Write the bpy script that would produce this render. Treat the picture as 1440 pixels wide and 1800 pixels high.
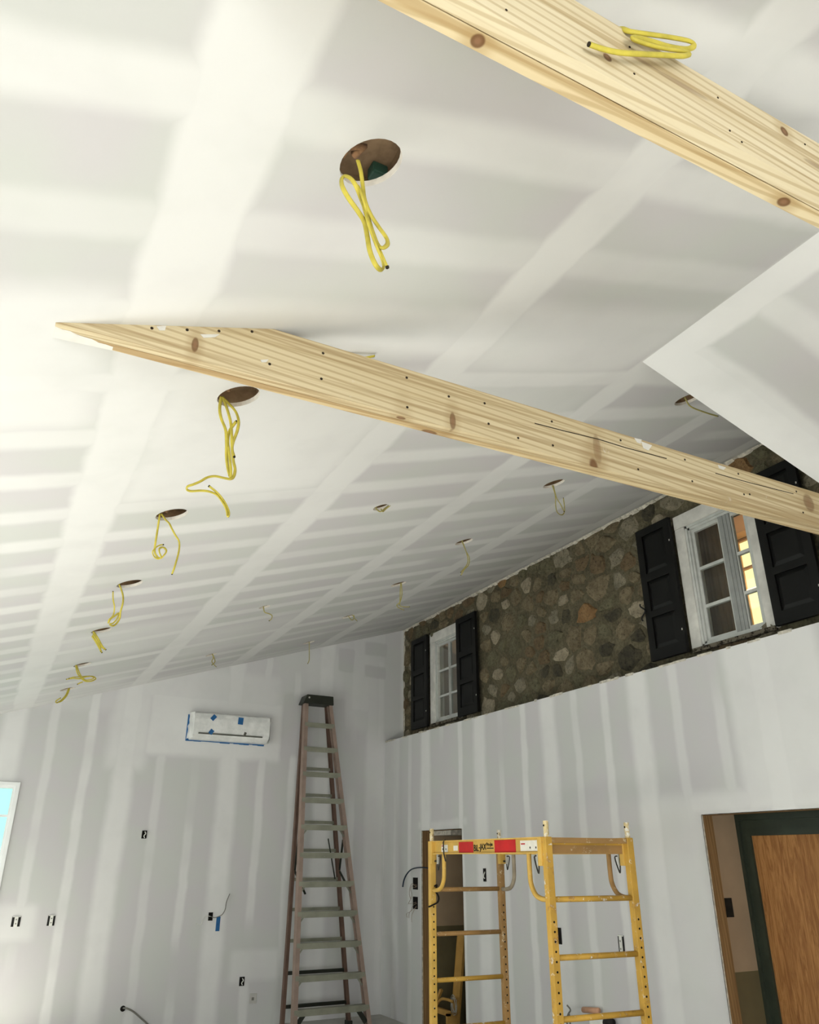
import bpy, bmesh, math, random
from mathutils import Vector, Matrix, geometry
import mathutils
for o in list(bpy.data.objects): bpy.data.objects.remove(o, do_unlink=True)
SC = bpy.context.scene
COL = SC.collection
rnd = random.Random(7)

# ------------------------------------------------------------------ camera
H = 1.75                                   # eye height
F = 1359.196                               # focal length in pixels of the 1440x1800 frame
YAW, PIT, ROL = 0.478245798, 0.420412436, 0.00249835485
fw = Vector((math.sin(YAW)*math.cos(PIT), math.cos(YAW)*math.cos(PIT), math.sin(PIT)))
r0 = Vector((math.cos(YAW), -math.sin(YAW), 0)); u0 = r0.cross(fw)
cr = r0*math.cos(ROL) + u0*math.sin(ROL); cu = -r0*math.sin(ROL) + u0*math.cos(ROL)
cam = bpy.data.cameras.new('camera'); cam.sensor_fit = 'HORIZONTAL'; cam.sensor_width = 36.0
cam.lens = 36.0*F/1440.0; cam.clip_start = 0.05; cam.clip_end = 200
co = bpy.data.objects.new('camera', cam); COL.objects.link(co)
co.matrix_world = Matrix(((cr.x, cu.x, -fw.x, 0), (cr.y, cu.y, -fw.y, 0), (cr.z, cu.z, -fw.z, H), (0, 0, 0, 1)))
SC.camera = co
CAMP = Vector((0, 0, H))
def ray(px, py): return cr*((px-720)/F) - cu*((py-900)/F) + fw
def at(px, py, ax, val):                   # point of the room on the plane  axis = val
    d = ray(px, py); return CAMP + d*((val-CAMP[ax])/d[ax])
def atp(px, py, n, c):                     # ... on the plane n.p = c
    d = ray(px, py); n = Vector(n); return CAMP + d*((c-n.dot(CAMP))/n.dot(d))

# ------------------------------------------------------------------ light
SC.view_settings.view_transform = 'Standard'; SC.view_settings.look = 'None'
SC.view_settings.gamma = 1.0; SC.view_settings.use_curve_mapping = False
SC.view_settings.exposure = 0.43
SC.cycles.use_denoising = True
SC.cycles.max_bounces = 8; SC.cycles.diffuse_bounces = 3; SC.cycles.caustics_reflective = False; SC.cycles.caustics_refractive = False
SC.cycles.use_adaptive_sampling = True; SC.cycles.adaptive_threshold = 0.05
W = bpy.data.worlds.new('daylight'); SC.world = W; W.use_nodes = True
W.node_tree.nodes['Background'].inputs[0].default_value = (0.93, 1.0, 1.0, 1)
W.node_tree.nodes['Background'].inputs[1].default_value = 1.35
def area(name, loc, sx, sy, direction, power, color=(1, 1, 1)):
    l = bpy.data.lights.new(name, 'AREA'); l.shape = 'RECTANGLE'; l.size = sx; l.size_y = sy
    l.energy = power; l.color = color
    o = bpy.data.objects.new(name, l); COL.objects.link(o); o.location = loc
    o.rotation_euler = Vector(direction).to_track_quat('-Z', 'Y').to_euler(); return o
# daylight in the openings of the left wall and of the wall behind the viewer
LWIN = [(-1.4, 0.2), (2.0, 5.6), (8.3, 9.6)]
for a, b in LWIN:
    area('window_daylight', (-2.75, (a+b)/2, 1.5), 1.3, b-a, (1, 0, 0.6), 13*(b-a), (0.93, 1.0, 1.0))
area('patio_daylight', (0.4, -3.8, 1.15), 4.4, 2.0, (0, 1, -0.75), 190, (1.0, 0.99, 0.95))
sun = bpy.data.lights.new('sun', 'SUN'); sun.energy = 37.0; sun.angle = .01; sun.color = (1, .985, .955)
so = bpy.data.objects.new('sun', sun); COL.objects.link(so); so.location = (-8, 3, 9)
so.rotation_euler = Vector((1, .06, -.66)).to_track_quat('-Z', 'Y').to_euler()

# ------------------------------------------------------------------ mesh helpers
class MB:
    def __init__(s): s.v = []; s.f = []
    def add(s, vs, fs):
        n = len(s.v); s.v += [Vector(v) for v in vs]; s.f += [tuple(i+n for i in f) for f in fs]; return s
    def box(s, a, b):
        x0, x1 = sorted((a[0], b[0])); y0, y1 = sorted((a[1], b[1])); z0, z1 = sorted((a[2], b[2]))
        return s.add([(x0,y0,z0),(x1,y0,z0),(x1,y1,z0),(x0,y1,z0),(x0,y0,z1),(x1,y0,z1),(x1,y1,z1),(x0,y1,z1)],
                     [(0,3,2,1),(4,5,6,7),(0,1,5,4),(1,2,6,5),(2,3,7,6),(3,0,4,7)])
    def bar(s, p, q, w, h, up=(0, 0, 1)):  # box beam from p to q: w sideways, h along up
        p = Vector(p); q = Vector(q); d = (q-p).normalized(); up = Vector(up)
        sd = d.cross(up).normalized(); u = sd.cross(d).normalized(); vs = []
        for c in (p, q):
            for i, j in ((-1,-1),(1,-1),(1,1),(-1,1)): vs.append(c+sd*(i*w/2)+u*(j*h/2))
        return s.add(vs, [(0,3,2,1),(4,5,6,7),(0,1,5,4),(1,2,6,5),(2,3,7,6),(3,0,4,7)])
    def tube(s, pts, r, n=8, flat=1.0, nrm=None):
        pts = [Vector(p) for p in pts]; m = len(pts)
        T = [(pts[min(i+1, m-1)]-pts[max(i-1, 0)]).normalized() for i in range(m)]
        a = Vector(nrm) if nrm else (Vector((0, 0, 1)) if abs(T[0].z) < .9 else Vector((1, 0, 0)))
        vs = []; N = (a-T[0]*a.dot(T[0])).normalized()
        for i in range(m):
            N = (N-T[i]*N.dot(T[i]))
            N = N.normalized() if N.length > 1e-6 else T[i].orthogonal().normalized()
            B = T[i].cross(N)
            for k in range(n):
                t = 2*math.pi*k/n; vs.append(pts[i]+N*(r*flat*math.cos(t))+B*(r*math.sin(t)))
        fs = [(i*n+k, i*n+(k+1) % n, (i+1)*n+(k+1) % n, (i+1)*n+k) for i in range(m-1) for k in range(n)]
        fs += [tuple(range(n-1, -1, -1)), tuple(range((m-1)*n, m*n))]
        return s.add(vs, fs)
    def disc(s, c, nrm, r, h, n=10):
        c = Vector(c); nrm = Vector(nrm).normalized(); return s.tube([c, c+nrm*h], r, n)
    def prism(s, poly, ax, a, b):          # polygon in the two other axes, extruded along ax from a to b
        def P(p, t):
            q = list(p); q.insert(ax, t); return q
        n = len(poly)
        vs = [P(p, a) for p in poly]+[P(p, b) for p in poly]
        fs = [tuple(range(n)), tuple(range(2*n-1, n-1, -1))]+[(i, i+n, (i+1) % n+n, (i+1) % n) for i in range(n)]
        return s.add(vs, fs)
    def build(s, name, mat, parent=None, smooth=False, bevel=0, base=None):
        me = bpy.data.meshes.new(name)
        if parent is not None: off = OFF[parent.name]
        elif base is not None: off = Vector(base)
        else: off = Vector((0, 0, 0))
        me.from_pydata([tuple(v-off) for v in s.v], [], s.f)
        bm = bmesh.new(); bm.from_mesh(me)
        bmesh.ops.recalc_face_normals(bm, faces=bm.faces)
        if bevel: bmesh.ops.bevel(bm, geom=list(bm.edges), offset=bevel, segments=2, affect='EDGES', profile=.5, clamp_overlap=True)
        bm.to_mesh(me); bm.free()
        me.materials.append(mat)
        if smooth:
            for p in me.polygons: p.use_smooth = True
        o = bpy.data.objects.new(name, me); COL.objects.link(o)
        if parent is not None: o.parent = parent
        else: o.location = off
        OFF[o.name] = off
        return o
OFF = {}
def thing(name, label, cat, loc, group=None, rz=0):
    o = bpy.data.objects.new(name, None); COL.objects.link(o); o.location = loc; o.rotation_euler = (0, 0, rz)
    o.empty_display_size = .1
    OFF[o.name] = Vector((0, 0, 0)) if rz else Vector(loc)
    return tag(o, label, cat, group)
def tag(o, label, cat, group=None):
    o['label'] = label; o['category'] = cat
    if group: o['group'] = group
    return o
def struct(o, label=None):
    o['kind'] = 'structure'
    if label: o['label'] = label
    return o
def inpoly(p, poly):
    c = False; n = len(poly)
    for i in range(n):
        a = poly[i]; b = poly[i-1]
        if (a[1] > p[1]) != (b[1] > p[1]) and p[0] < (b[0]-a[0])*(p[1]-a[1])/(b[1]-a[1])+a[0]: c = not c
    return c
def sheet(outer, holes, fn):               # flat sheet with cut-outs; fn maps (u,v) to a point
    vs = []; ed = []
    for L in [outer]+holes:
        n0 = len(vs); vs += [Vector((p[0], p[1])) for p in L]; ed += [(n0+i, n0+(i+1) % len(L)) for i in range(len(L))]
    r = geometry.delaunay_2d_cdt(vs, ed, [], 1, 1e-6)
    V, Fc = r[0], r[2]; m = MB(); fs = []
    for f in Fc:
        c = sum((V[i] for i in f), Vector((0, 0)))/len(f)
        if inpoly(c, outer) and not any(inpoly(c, h) for h in holes): fs.append(tuple(f))
    m.add([fn(v.x, v.y) for v in V], fs); return m
def circ(cx, cy, rx, ry, n=28): return [(cx+rx*math.cos(2*math.pi*i/n), cy+ry*math.sin(2*math.pi*i/n)) for i in range(n)]
def rect(a, b, c, d): return [(a, c), (b, c), (b, d), (a, d)]
def smoothpath(P, k=6):
    P = [Vector(p) for p in P]; n = len(P)
    if n < 3: return P
    out = []
    for i in range(n-1):
        p0 = P[max(i-1, 0)]; p1 = P[i]; p2 = P[i+1]; p3 = P[min(i+2, n-1)]
        for j in range(k):
            t = j/k
            out.append(.5*((2*p1)+(p2-p0)*t+(2*p0-5*p1+4*p2-p3)*t*t+(3*p1-p0-3*p2+p3)*t**3))
    out.append(P[-1]); return out

# ------------------------------------------------------------------ materials
def lin(c):
    return tuple(((v/255)/12.92 if v/255 <= .04045 else ((v/255+.055)/1.055)**2.4) for v in c)
class NT:
    def __init__(s, name):
        s.m = bpy.data.materials.new(name); s.m.use_nodes = True; s.t = s.m.node_tree
        s.b = s.t.nodes['Principled BSDF']; s.b.inputs['Specular IOR Level'].default_value = .25
        s.tc = s.t.nodes.new('ShaderNodeTexCoord')
    def n(s, ty, **kw):
        x = s.t.nodes.new(ty)
        for k, v in kw.items(): setattr(x, k, v)
        return x
    def put(s, sock, v):
        if isinstance(v, bpy.types.NodeSocket): s.t.links.new(v, sock)
        elif v is not None: sock.default_value = v
    def mt(s, op, a, b=None, c=None, cl=False):
        x = s.n('ShaderNodeMath', operation=op, use_clamp=cl)
        for i, v in enumerate((a, b, c)): s.put(x.inputs[i], v) if v is not None else None
        return x.outputs[0]
    def ss(s, v, a, b, lo=0., hi=1.):
        x = s.n('ShaderNodeMapRange', interpolation_type='SMOOTHSTEP')
        for i, k in enumerate((v, a, b, lo, hi)): s.put(x.inputs[i], k)
        return x.outputs[0]
    def vec(s, sx, sy, sz, src=None):
        x = s.n('ShaderNodeMapping'); x.inputs['Scale'].default_value = (sx, sy, sz)
        s.t.links.new(src or s.tc.outputs['Object'], x.inputs[0]); return x.outputs[0]
    def noise(s, scale, detail=3, v=None, rough=.55, dist=0):
        x = s.n('ShaderNodeTexNoise'); x.inputs['Scale'].default_value = scale; x.inputs['Detail'].default_value = detail
        x.inputs['Roughness'].default_value = rough; x.inputs['Distortion'].default_value = dist
        s.t.links.new(v or s.tc.outputs['Object'], x.inputs['Vector']); return x.outputs[0]
    def mix(s, fac, a, b, bt='MIX'):
        x = s.n('ShaderNodeMix', data_type='RGBA', blend_type=bt); s.put(x.inputs[0], fac)
        for i, v in ((6, a), (7, b)): s.put(x.inputs[i], (tuple(v)+(1,))[:4] if isinstance(v, (tuple, list)) else v)
        return x.outputs[2]
    def fin(s, col=None, rough=.7, bump=None, bs=.3, metal=0):
        if col is not None: s.put(s.b.inputs['Base Color'], (tuple(col)+(1,))[:4] if isinstance(col, (tuple, list)) else col)
        s.put(s.b.inputs['Roughness'], rough); s.b.inputs['Metallic'].default_value = metal
        if bump is not None:
            x = s.n('ShaderNodeBump'); x.inputs['Strength'].default_value = bs; x.inputs['Distance'].default_value = .02
            s.put(x.inputs['Height'], bump); s.t.links.new(x.outputs[0], s.b.inputs['Normal'])
        return s.m
def plain(name, rgb, rough=.6, var=.12, scale=9, metal=0, bump=0):
    k = NT(name); c = lin(rgb); n = k.noise(scale, 4)
    col = k.mix(k.ss(n, .3, .7), tuple(v*(1-var) for v in c), tuple(min(1, v*(1+var)) for v in c))
    return k.fin(col, rough, n if bump else None, bump, metal)
def splattered(name, rgb, spot, amount, rough=.5, second=None, metal=0, sc=26):
    k = NT(name); c = lin(rgb)
    col = k.mix(k.ss(k.noise(7, 4), .3, .7), tuple(v*.85 for v in c), tuple(min(1, v*1.1) for v in c))
    if second: col = k.mix(k.ss(k.noise(11, 6, rough=.7), .56, .66, 0, .8), col, lin(second))
    col = k.mix(k.ss(k.noise(sc, 6, rough=.75), 1-amount, 1-amount+.06), col, lin(spot))
    return k.fin(col, rough, metal=metal)
PAPER = (.59, .583, .577); MUD = (.75, .747, .728)
def drywall(name, U, V, per=None, seams=(), patches=(), bare=(), seed=0.0, vmax=None):
    k = NT(name); sp = k.n('ShaderNodeSeparateXYZ'); k.t.links.new(k.tc.outputs['Object'], sp.inputs[0])
    u, v = sp.outputs[U], sp.outputs[V]
    wob = k.mt('MULTIPLY', k.mt('SUBTRACT', k.noise(1.7, 3), .5), .07)
    wob2 = k.mt('MULTIPLY', k.mt('SUBTRACT', k.noise(11, 4), .5), .016)
    w = k.mt('ADD', wob, wob2); un = k.mt('ADD', u, w); vn = k.mt('ADD', v, w); mask = None
    def mx(a, b): return b if a is None else k.mt('MAXIMUM', a, b)
    if per:
        t = k.mt('DIVIDE', k.mt('SUBTRACT', un, per['u0']), per['p']); kk = k.mt('ROUND', t)
        d = k.mt('MULTIPLY', k.mt('ABSOLUTE', k.mt('SUBTRACT', t, kk)), per['p'])
        wn = k.n('ShaderNodeTexWhiteNoise', noise_dimensions='1D'); k.put(wn.inputs['W'], k.mt('ADD', kk, seed))
        cb = k.n('ShaderNodeCombineXYZ'); k.put(cb.inputs[0], k.mt('MULTIPLY', kk, 3.71)); k.put(cb.inputs[1], k.mt('MULTIPLY', v, per.get('vs', .8)))
        pc = k.ss(k.noise(1.0, 2, cb.outputs[0]), per.get('lo', .36), per.get('lo', .36)+.12)
        st = k.mt('MULTIPLY', pc, k.mt('MULTIPLY_ADD', wn.outputs[0], .45, .55))
        half = per['half']
        if per.get('every'):
            wd = k.mt('COMPARE', k.mt('FLOORED_MODULO', k.mt('ADD', kk, per.get('off', 0)), per['every']), 0.0, .1)
            st = k.mt('MAXIMUM', st, wd); half = k.mt('MULTIPLY_ADD', wd, per['wide']-per['half'], per['half'])
        m = k.ss(k.mt('DIVIDE', d, half), .5, 1.35, 1., 0.)
        mask = k.mt('MULTIPLY', m, st)
    for c, hw, a, b in seams:
        m = k.ss(k.mt('ABSOLUTE', k.mt('SUBTRACT', vn, c)), hw*.78, hw*1.2, 1., 0.)
        m = k.mt('MULTIPLY', m, k.mt('MULTIPLY', k.ss(un, a-.1, a+.1), k.ss(un, b-.1, b+.1, 1., 0.)))
        mask = mx(mask, m)
    def boxm(p):
        s = p[4]
        m = k.mt('MULTIPLY', k.ss(un, p[0]-s, p[0]+s), k.ss(un, p[1]-s, p[1]+s, 1., 0.))
        m = k.mt('MULTIPLY', m, k.mt('MULTIPLY', k.ss(vn, p[2]-s, p[2]+s), k.ss(vn, p[3]-s, p[3]+s, 1., 0.)))
        return k.mt('MULTIPLY', m, p[5])
    for p in patches: mask = mx(mask, boxm(p))
    for p in bare: mask = k.mt('SUBTRACT', mask, boxm(p), cl=True)
    mask = k.mt('MULTIPLY', mask, k.ss(k.noise(3.3, 3), .2, .6, .72, 1.))
    tone = k.ss(k.noise(2.1, 2), .35, .65)
    pa = k.mix(tone, tuple(c*f for c, f in zip(PAPER, (1.0, .985, 1.0))), tuple(c*f for c, f in zip(PAPER, (.99, 1.02, .98))))
    return k.fin(k.mix(mask, pa, MUD), .75)
def wood(name, axis, a, b, c, knots=(), fine=38, paint=0, warp=1.0):
    k = NT(name); s = [9., 9., 9.]; s[axis] = .28
    g1 = k.noise(2.2, 6, k.vec(*s), .6, .6*warp)
    s2 = [float(fine)]*3; s2[axis] = .35
    g2 = k.noise(1.0, 3, k.vec(*s2), .5, .3)
    wv = k.n('ShaderNodeTexWave', wave_type='BANDS', bands_direction='DIAGONAL'); s3 = [1., 1., 1.]; s3[axis] = .06
    k.t.links.new(k.vec(*s3), wv.inputs[0]); wv.inputs['Scale'].default_value = 24; wv.inputs['Distortion'].default_value = 5*warp
    wv.inputs['Detail'].default_value = 2; wv.inputs['Detail Scale'].default_value = .8
    col = k.mix(k.ss(g1, .36, .68), lin(a), lin(b))
    col = k.mix(k.mt('MULTIPLY', k.ss(wv.outputs[1], .62, .95), .5), col, lin(c))
    col = k.mix(k.mt('MULTIPLY', k.ss(g2, .5, .6), .6), col, lin(c))
    for (p, r, str_) in knots:
        sv = [1/r[0], 1/r[1], 1/r[2]]
        x = k.n('ShaderNodeVectorMath', operation='SUBTRACT'); k.t.links.new(k.tc.outputs['Object'], x.inputs[0]); x.inputs[1].default_value = p
        y = k.n('ShaderNodeVectorMath', operation='MULTIPLY'); k.t.links.new(x.outputs[0], y.inputs[0]); y.inputs[1].default_value = sv
        l = k.n('ShaderNodeVectorMath', operation='LENGTH'); k.t.links.new(y.outputs[0], l.inputs[0]); L = l.outputs['Value']
        col = k.mix(k.ss(L, 1.0, 3.4, .55*str_, 0.), col, lin(c))
        col = k.mix(k.ss(L, .75, 1.1, str_, 0.), col, lin((104, 70, 40)))
        col = k.mix(k.ss(L, .2, .7, str_*.8, 0.), col, lin((140, 104, 76)))
    if paint: col = k.mix(k.ss(k.noise(6, 5, rough=.7), .67, .73, 0, paint), col, (.75, .73, .68))
    return k.fin(col, .65)
def glass(name, tint, refl=.1):
    k = NT(name); t = k.t; t.nodes.remove(k.b); out = [n for n in t.nodes if n.type == 'OUTPUT_MATERIAL'][0]
    tr = k.n('ShaderNodeBsdfTransparent'); tr.inputs[0].default_value = tint+(1,)
    gl = k.n('ShaderNodeBsdfGlossy'); gl.inputs['Roughness'].default_value = .03
    lw = k.n('ShaderNodeLayerWeight'); lw.inputs[0].default_value = .25
    mx = k.n('ShaderNodeMixShader'); t.links.new(k.mt('MULTIPLY_ADD', lw.outputs['Fresnel'], .6, refl*.3), mx.inputs[0])
    t.links.new(tr.outputs[0], mx.inputs[1]); t.links.new(gl.outputs[0], mx.inputs[2]); t.links.new(mx.outputs[0], out.inputs[0])
    return k.m
def emit(name, rgb, s):
    k = NT(name); k.b.inputs['Base Color'].default_value = (0, 0, 0, 1)
    k.b.inputs['Emission Color'].default_value = lin(rgb)+(1,); k.b.inputs['Emission Strength'].default_value = s; return k.m

# ------------------------------------------------------------------ the setting
SL, Z0 = 0.3182, 1.4747+H                   # the sloping ceiling: z = Z0 + SL*x
RX = 2.53; RZ = Z0+SL*RX; SR = 0.333; GY = 2.339
XL, XW, XS, YB, YF = -2.5, 4.83, 5.13, 10.05, -3.5
LEDGE = 1.47+H
def zc(x): return Z0+SL*x
NC = Vector((-SL, 0, 1))
def atc(px, py): return atp(px, py, NC, Z0)

HOLES = [(.589, 1.36, .085), (.60, 2.63, .085), (.612, 3.94, .085), (.605, 5.228, .085), (.60, 6.541, .082), (.605, 7.915, .08), (.601, 9.235, .08),
         (3.33, 2.766, .083), (3.315, 4.072, .083), (3.33, 5.38, .083), (3.344, 6.692, .082), (3.361, 8.015, .08), (3.388, 9.373, .078),
         (1.962, 4.19, .055), (1.973, 6.696, .055), (2.017, 8.817, .065)]
m_ceil = drywall('ceiling_drywall', 1, 0, dict(u0=1.245, p=.4225, half=.085, vs=.55, lo=.33),
    seams=[(-.96, .12, -9, 20), (.22, .115, -9, 20), (1.44, .105, -9, 20), (2.62, .10, -9, 20), (3.80, .10, 2.4, 20), (4.95, .09, 2.4, 20)],
    patches=[(2.45, 3.72, .30, 1.36, .09, .95), (1.98, 2.86, -2.4, .1, .09, .9), (1.98, 2.32, .3, 1.4, .06, .8), (9.8, 10.2, -3, 6, .06, .8), (6.55, 7.75, .3, 1.5, .15, .55),
             (1.92, 2.45, 1.5, 2.5, .08, .75), (.75, 1.0, 1.9, 2.6, .12, .8), (2.3, 3.0, 1.45, 2.5, .12, .5), (7.3, 8.6, 1.5, 2.6, .2, .5), (9.0, 10.2, -1, 1.2, .2, .5)], seed=3.0)
E = .0
outer = [(XL, YF), (RX, YF), (RX, GY), (XS+.25, GY), (XS+.25, YB), (XL, YB)]
cs = 1/math.sqrt(1+SL*SL)
hol = [circ(x, y, r*cs, r) for x, y, r in HOLES]
ceiling = struct(sheet(outer, hol, lambda x, y: (x, y, zc(x))).build('ceiling', m_ceil), 'sloping drywall ceiling with taped joints and round light cut-outs')
m_rim = plain('cut_gypsum', (226, 220, 208), .9, .08, 40)
m_rafter = plain('rafter_wood', (118, 94, 68), .95, .3, 14)
m_rafter2 = plain('roof_boarding', (150, 126, 98), .95, .15, 30)
m_insul = plain('insulation', (112, 84, 58), 1, .4, 30)
m_green = plain('green_sheathing', (34, 62, 50), .6, .2, 6)
up = NC.normalized(); ux = Vector((1, 0, SL)).normalized(); uy = Vector((0, 1, 0))
for i, (x, y, r) in enumerate(HOLES):
    c = Vector((x, y, zc(x))); n = 28; m = MB()
    vs = [c+ux*(r*math.cos(t))+uy*(r*math.sin(t))+up*h for h in (0, .018) for t in [2*math.pi*k/n for k in range(n)]]
    m.add(vs, [(k, (k+1) % n, (k+1) % n+n, k+n) for k in range(n)]).build('cutout_rim', m_rim, ceiling)
    m = MB(); a, b, d = .15, .17, (.21 if i > 1 else .12)                                # cavity between the rafters above the hole
    P = [c+ux*(sx*a)+uy*(sy*b)+up*h for h in (.0185, d) for sx, sy in ((-1,-1),(1,-1),(1,1),(-1,1))]
    m.add(P, [(4,5,6,7),(0,1,5,4),(1,2,6,5),(2,3,7,6),(3,0,4,7)])
    # board backside around the hole
    vs = [c+ux*(r*math.cos(2*math.pi*k/n))+uy*(r*math.sin(2*math.pi*k/n))+up*.0185 for k in range(n)]
    m.build('rafter_cavity', m_rafter if i > 1 else m_rafter2, ceiling)
    if i < 9:
        m = MB(); q = c-ux*.075+uy*.02+up*.075
        m.bar(q-uy*.12, q+uy*.12, .045, .06, up).build('rafter_edge', plain('rafter_edge_wood_%d' % i, (98, 70, 46), .9, .3, 20), ceiling)
        m = MB(); rr = random.Random(i)
        for k in range(5):
            p = c+ux*(-.05+rr.uniform(-.03, .03))+uy*(-.02+rr.uniform(-.05, .05))+up*(.035+rr.uniform(0, .03))
            m.tube([p+Vector((rr.uniform(-.03, .03), rr.uniform(-.03, .03), rr.uniform(-.01, .02))) for _ in range(3)], .012, 6)
        o = m.build('insulation_tuft', m_insul, ceiling, True); o['kind'] = 'stuff'
    if i == 0:
        q = atp(664, 304, NC, Z0+.07); MB().box(q-Vector((.024, .02, .02)), q+Vector((.024, .02, .02))).build('junction_box', m_green, ceiling, bevel=.006)
# right slope of the gable over the near part of the room, and the gable end above it
m_slope = drywall('slope_drywall', 1, 0, dict(u0=1.69, p=.4225, half=.075, vs=.3, lo=.3), seams=[(2.58, .085, -9, 20), (3.83, .13, -9, 20), (5.0, .12, -9, 20)],
                  patches=[(2.10, 2.6, 2, 8, .03, 1.)], seed=9.0)
struct(sheet([(RX, YF), (7.4, YF), (7.4, GY), (RX, GY)], [], lambda x, y: (x, y, RZ-SR*(x-RX))).build('ceiling', m_slope), 'right-hand slope of the ceiling, ending in a sharp free edge')
m_gable = drywall('gable_drywall', 0, 2, dict(u0=3, p=.42, half=.07))
struct(MB().add([(RX, GY, RZ), (7.4, GY, RZ-SR*(7.4-RX)), (7.4, GY, zc(7.4))], [(0, 1, 2)]).build('wall_gable', m_gable))
# back wall
m_back = drywall('back_wall_drywall', 0, 2, dict(u0=.578, p=.4185, half=.052, every=3, off=1, wide=.125, vs=.55, lo=.40),
    patches=[(1.62, 3.32, 2.88, 3.62, .05, .95), (-3, 6, 3.35, 5.2, .09, .35), (1.25, 3.3, 3.5, 4.0, .12, .8), (4.55, 4.83, -1, 5, .04, .55), (.15, .75, .95, 1.28, .06, .7), (2.9, 3.6, .45, .75, .05, .6),
             (1.2, 1.65, 2.7, 3.7, .08, .8), (3.6, 4.2, 3.6, 4.4, .12, .6), (4.3, 4.6, 3.6, 4.7, .05, .6)],
    bare=[(4.10, 4.32, 4.15, 4.45, .03, .95), (4.5, 4.82, 4.10, 4.26, .03, .9), (4.5, 4.83, 4.42, 4.6, .03, .8), (3.35, 4.2, 2.95, 3.75, .05, .8)], seed=1.0)
WX0, WX1, WZ0, WZ1 = -1.35, .312, .95, 2.47
outer = [(XL, 0), (XS+.25, 0), (XS+.25, zc(XS+.25)), (XL, zc(XL))]
struct(sheet(outer, [rect(WX0, WX1, WZ0, WZ1)], lambda u, v: (u, YB, v)).build('wall_back', m_back), 'taped drywall end wall with pale joint compound bands')
# left wall and wall behind the viewer (both out of view) with their daylight openings
m_left = drywall('left_wall_drywall', 1, 2, dict(u0=.5, p=.42, half=.06, every=3, wide=.12))
struct(sheet([(YF, 0), (YB, 0), (YB, zc(XL)), (YF, zc(XL))], [rect(a, b, .85, 2.2) for a, b in LWIN], lambda u, v: (XL, u, v)).build('wall_left', m_left))
struct(sheet([(XL, 0), (7.4, 0), (7.4, RZ-SR*(7.4-RX)), (RX, RZ), (XL, zc(XL))], [rect(-1.8, 2.6, .05, 2.2)], lambda u, v: (u, YF, v)).build('wall_front', m_left))
m_floor = plain('subfloor', (182, 180, 173), .85, .1, 3)
struct(MB().box((XL, YF, -.06), (7.4, YB, 0)).build('floor', m_floor), 'dusty bare subfloor')
# right wall: drywall below, with two door openings and a ledge on top
DR = (3.3, 4.53); DL = (8.03, 8.98); DZ = .297+H
m_right = drywall('right_wall_drywall', 1, 2, dict(u0=7.6, p=.4235, half=.05, every=3, off=0, wide=.125, vs=.5, lo=.36),
    patches=[(DR[0]-.3, DR[1]+.12, DZ+.02, DZ+.16, .05, .8), (9.6, 10.1, 0, 4, .05, .6), (3.3, 4.1, DZ, 3.3, .05, .85), (7.9, 9.05, DZ+.02, DZ+.1, .03, .5), (4.55, 5.0, 0, 2.2, .06, .55)], seed=5.0)
outer = [(YF, 0), (DR[0], 0), (DR[0], DZ), (DR[1], DZ), (DR[1], 0), (DL[0], 0), (DL[0], DZ), (DL[1], DZ), (DL[1], 0), (YB, 0), (YB, LEDGE), (YF, LEDGE)]
rr = random.Random(4); top = []; y = YB
wr = sheet(outer, [], lambda u, v: (XW, u, v))
wall_right = struct(wr.build('wall_right', m_right), 'taped drywall wall below the exposed stonework')
m_edge = plain('torn_drywall_edge', (196, 190, 176), .95, .25, 30)
m_dark = plain('dark_gap', (30, 26, 20), .95, .3, 20)
MB().box((XW+.001, YF, LEDGE-.02), (XS+.02, YB, LEDGE-.004)).build('ledge_top', m_edge, wall_right)
m = MB()                                    # ragged paper edge along the ledge
y = 2.4
while y < 10.0:
    L = rr.uniform(.03, .16); h = rr.choice((0, 0, 0, .003, .006, .011)); 
    if h: m.box((XW-.002, y, LEDGE-.012), (XW+.012, min(y+L, 10.04), LEDGE+h))
    y += L
o = m.build('torn_edge', m_edge, wall_right); o['kind'] = 'stuff'
m = MB()
for (a, b) in (DR, DL):                     # sheet edge around the openings
    m.box((XW, a-.004, 0), (XW+.014, a, DZ)); m.box((XW, b, 0), (XW+.014, b+.004, DZ)); m.box((XW, a, DZ), (XW+.014, b, DZ+.004))
m.build('cut_edge', m_edge, wall_right)

# ------------------------------------------------------------------ stone wall
BW = dict(y0=3.765, y1=4.63, sh0=(3.32, 3.752), sh1=(4.638, 5.06))
SW = dict(y0=8.43, y1=9.22, sh0=(7.96, 8.425), sh1=(9.225, 9.68))
ZB, ZT = 1.585+H, 2.832+H
m_mortar = None
k = NT('old_mortar'); n1 = k.noise(5, 6, rough=.65); n2 = k.noise(30, 5)
m_mortar = k.fin(k.mix(k.ss(n2, .35, .7, 0, .6), k.mix(k.ss(n1, .3, .7), lin((86, 80, 62)), lin((112, 105, 83))), lin((62, 58, 44))), .95, n2, .9)
ops = [rect(BW['y0']+.1, BW['y1']-.1, ZB+.03, ZT-.12), rect(SW['y0']+.1, SW['y1']-.1, ZB+.03, ZT-.12)]
ztop = zc(XS)+.01
wall_stone = struct(sheet([(1.2, LEDGE-.02), (YB, LEDGE-.02), (YB, ztop), (1.2, ztop)], ops, lambda u, v: (XS, u, v)).build('wall_stone', m_mortar), 'old rubble stone house wall above the drywall')
def stone_mat(name, a, b, c):
    k = NT(name); n = k.noise(9, 6, rough=.7); n2 = k.noise(34, 5, rough=.7)
    col = k.mix(k.ss(n, .3, .7), lin(a), lin(b)); col = k.mix(k.ss(n2, .5, .68, 0, .85), col, lin(c))
    return k.fin(col, .85, n2, 1.0)
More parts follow.
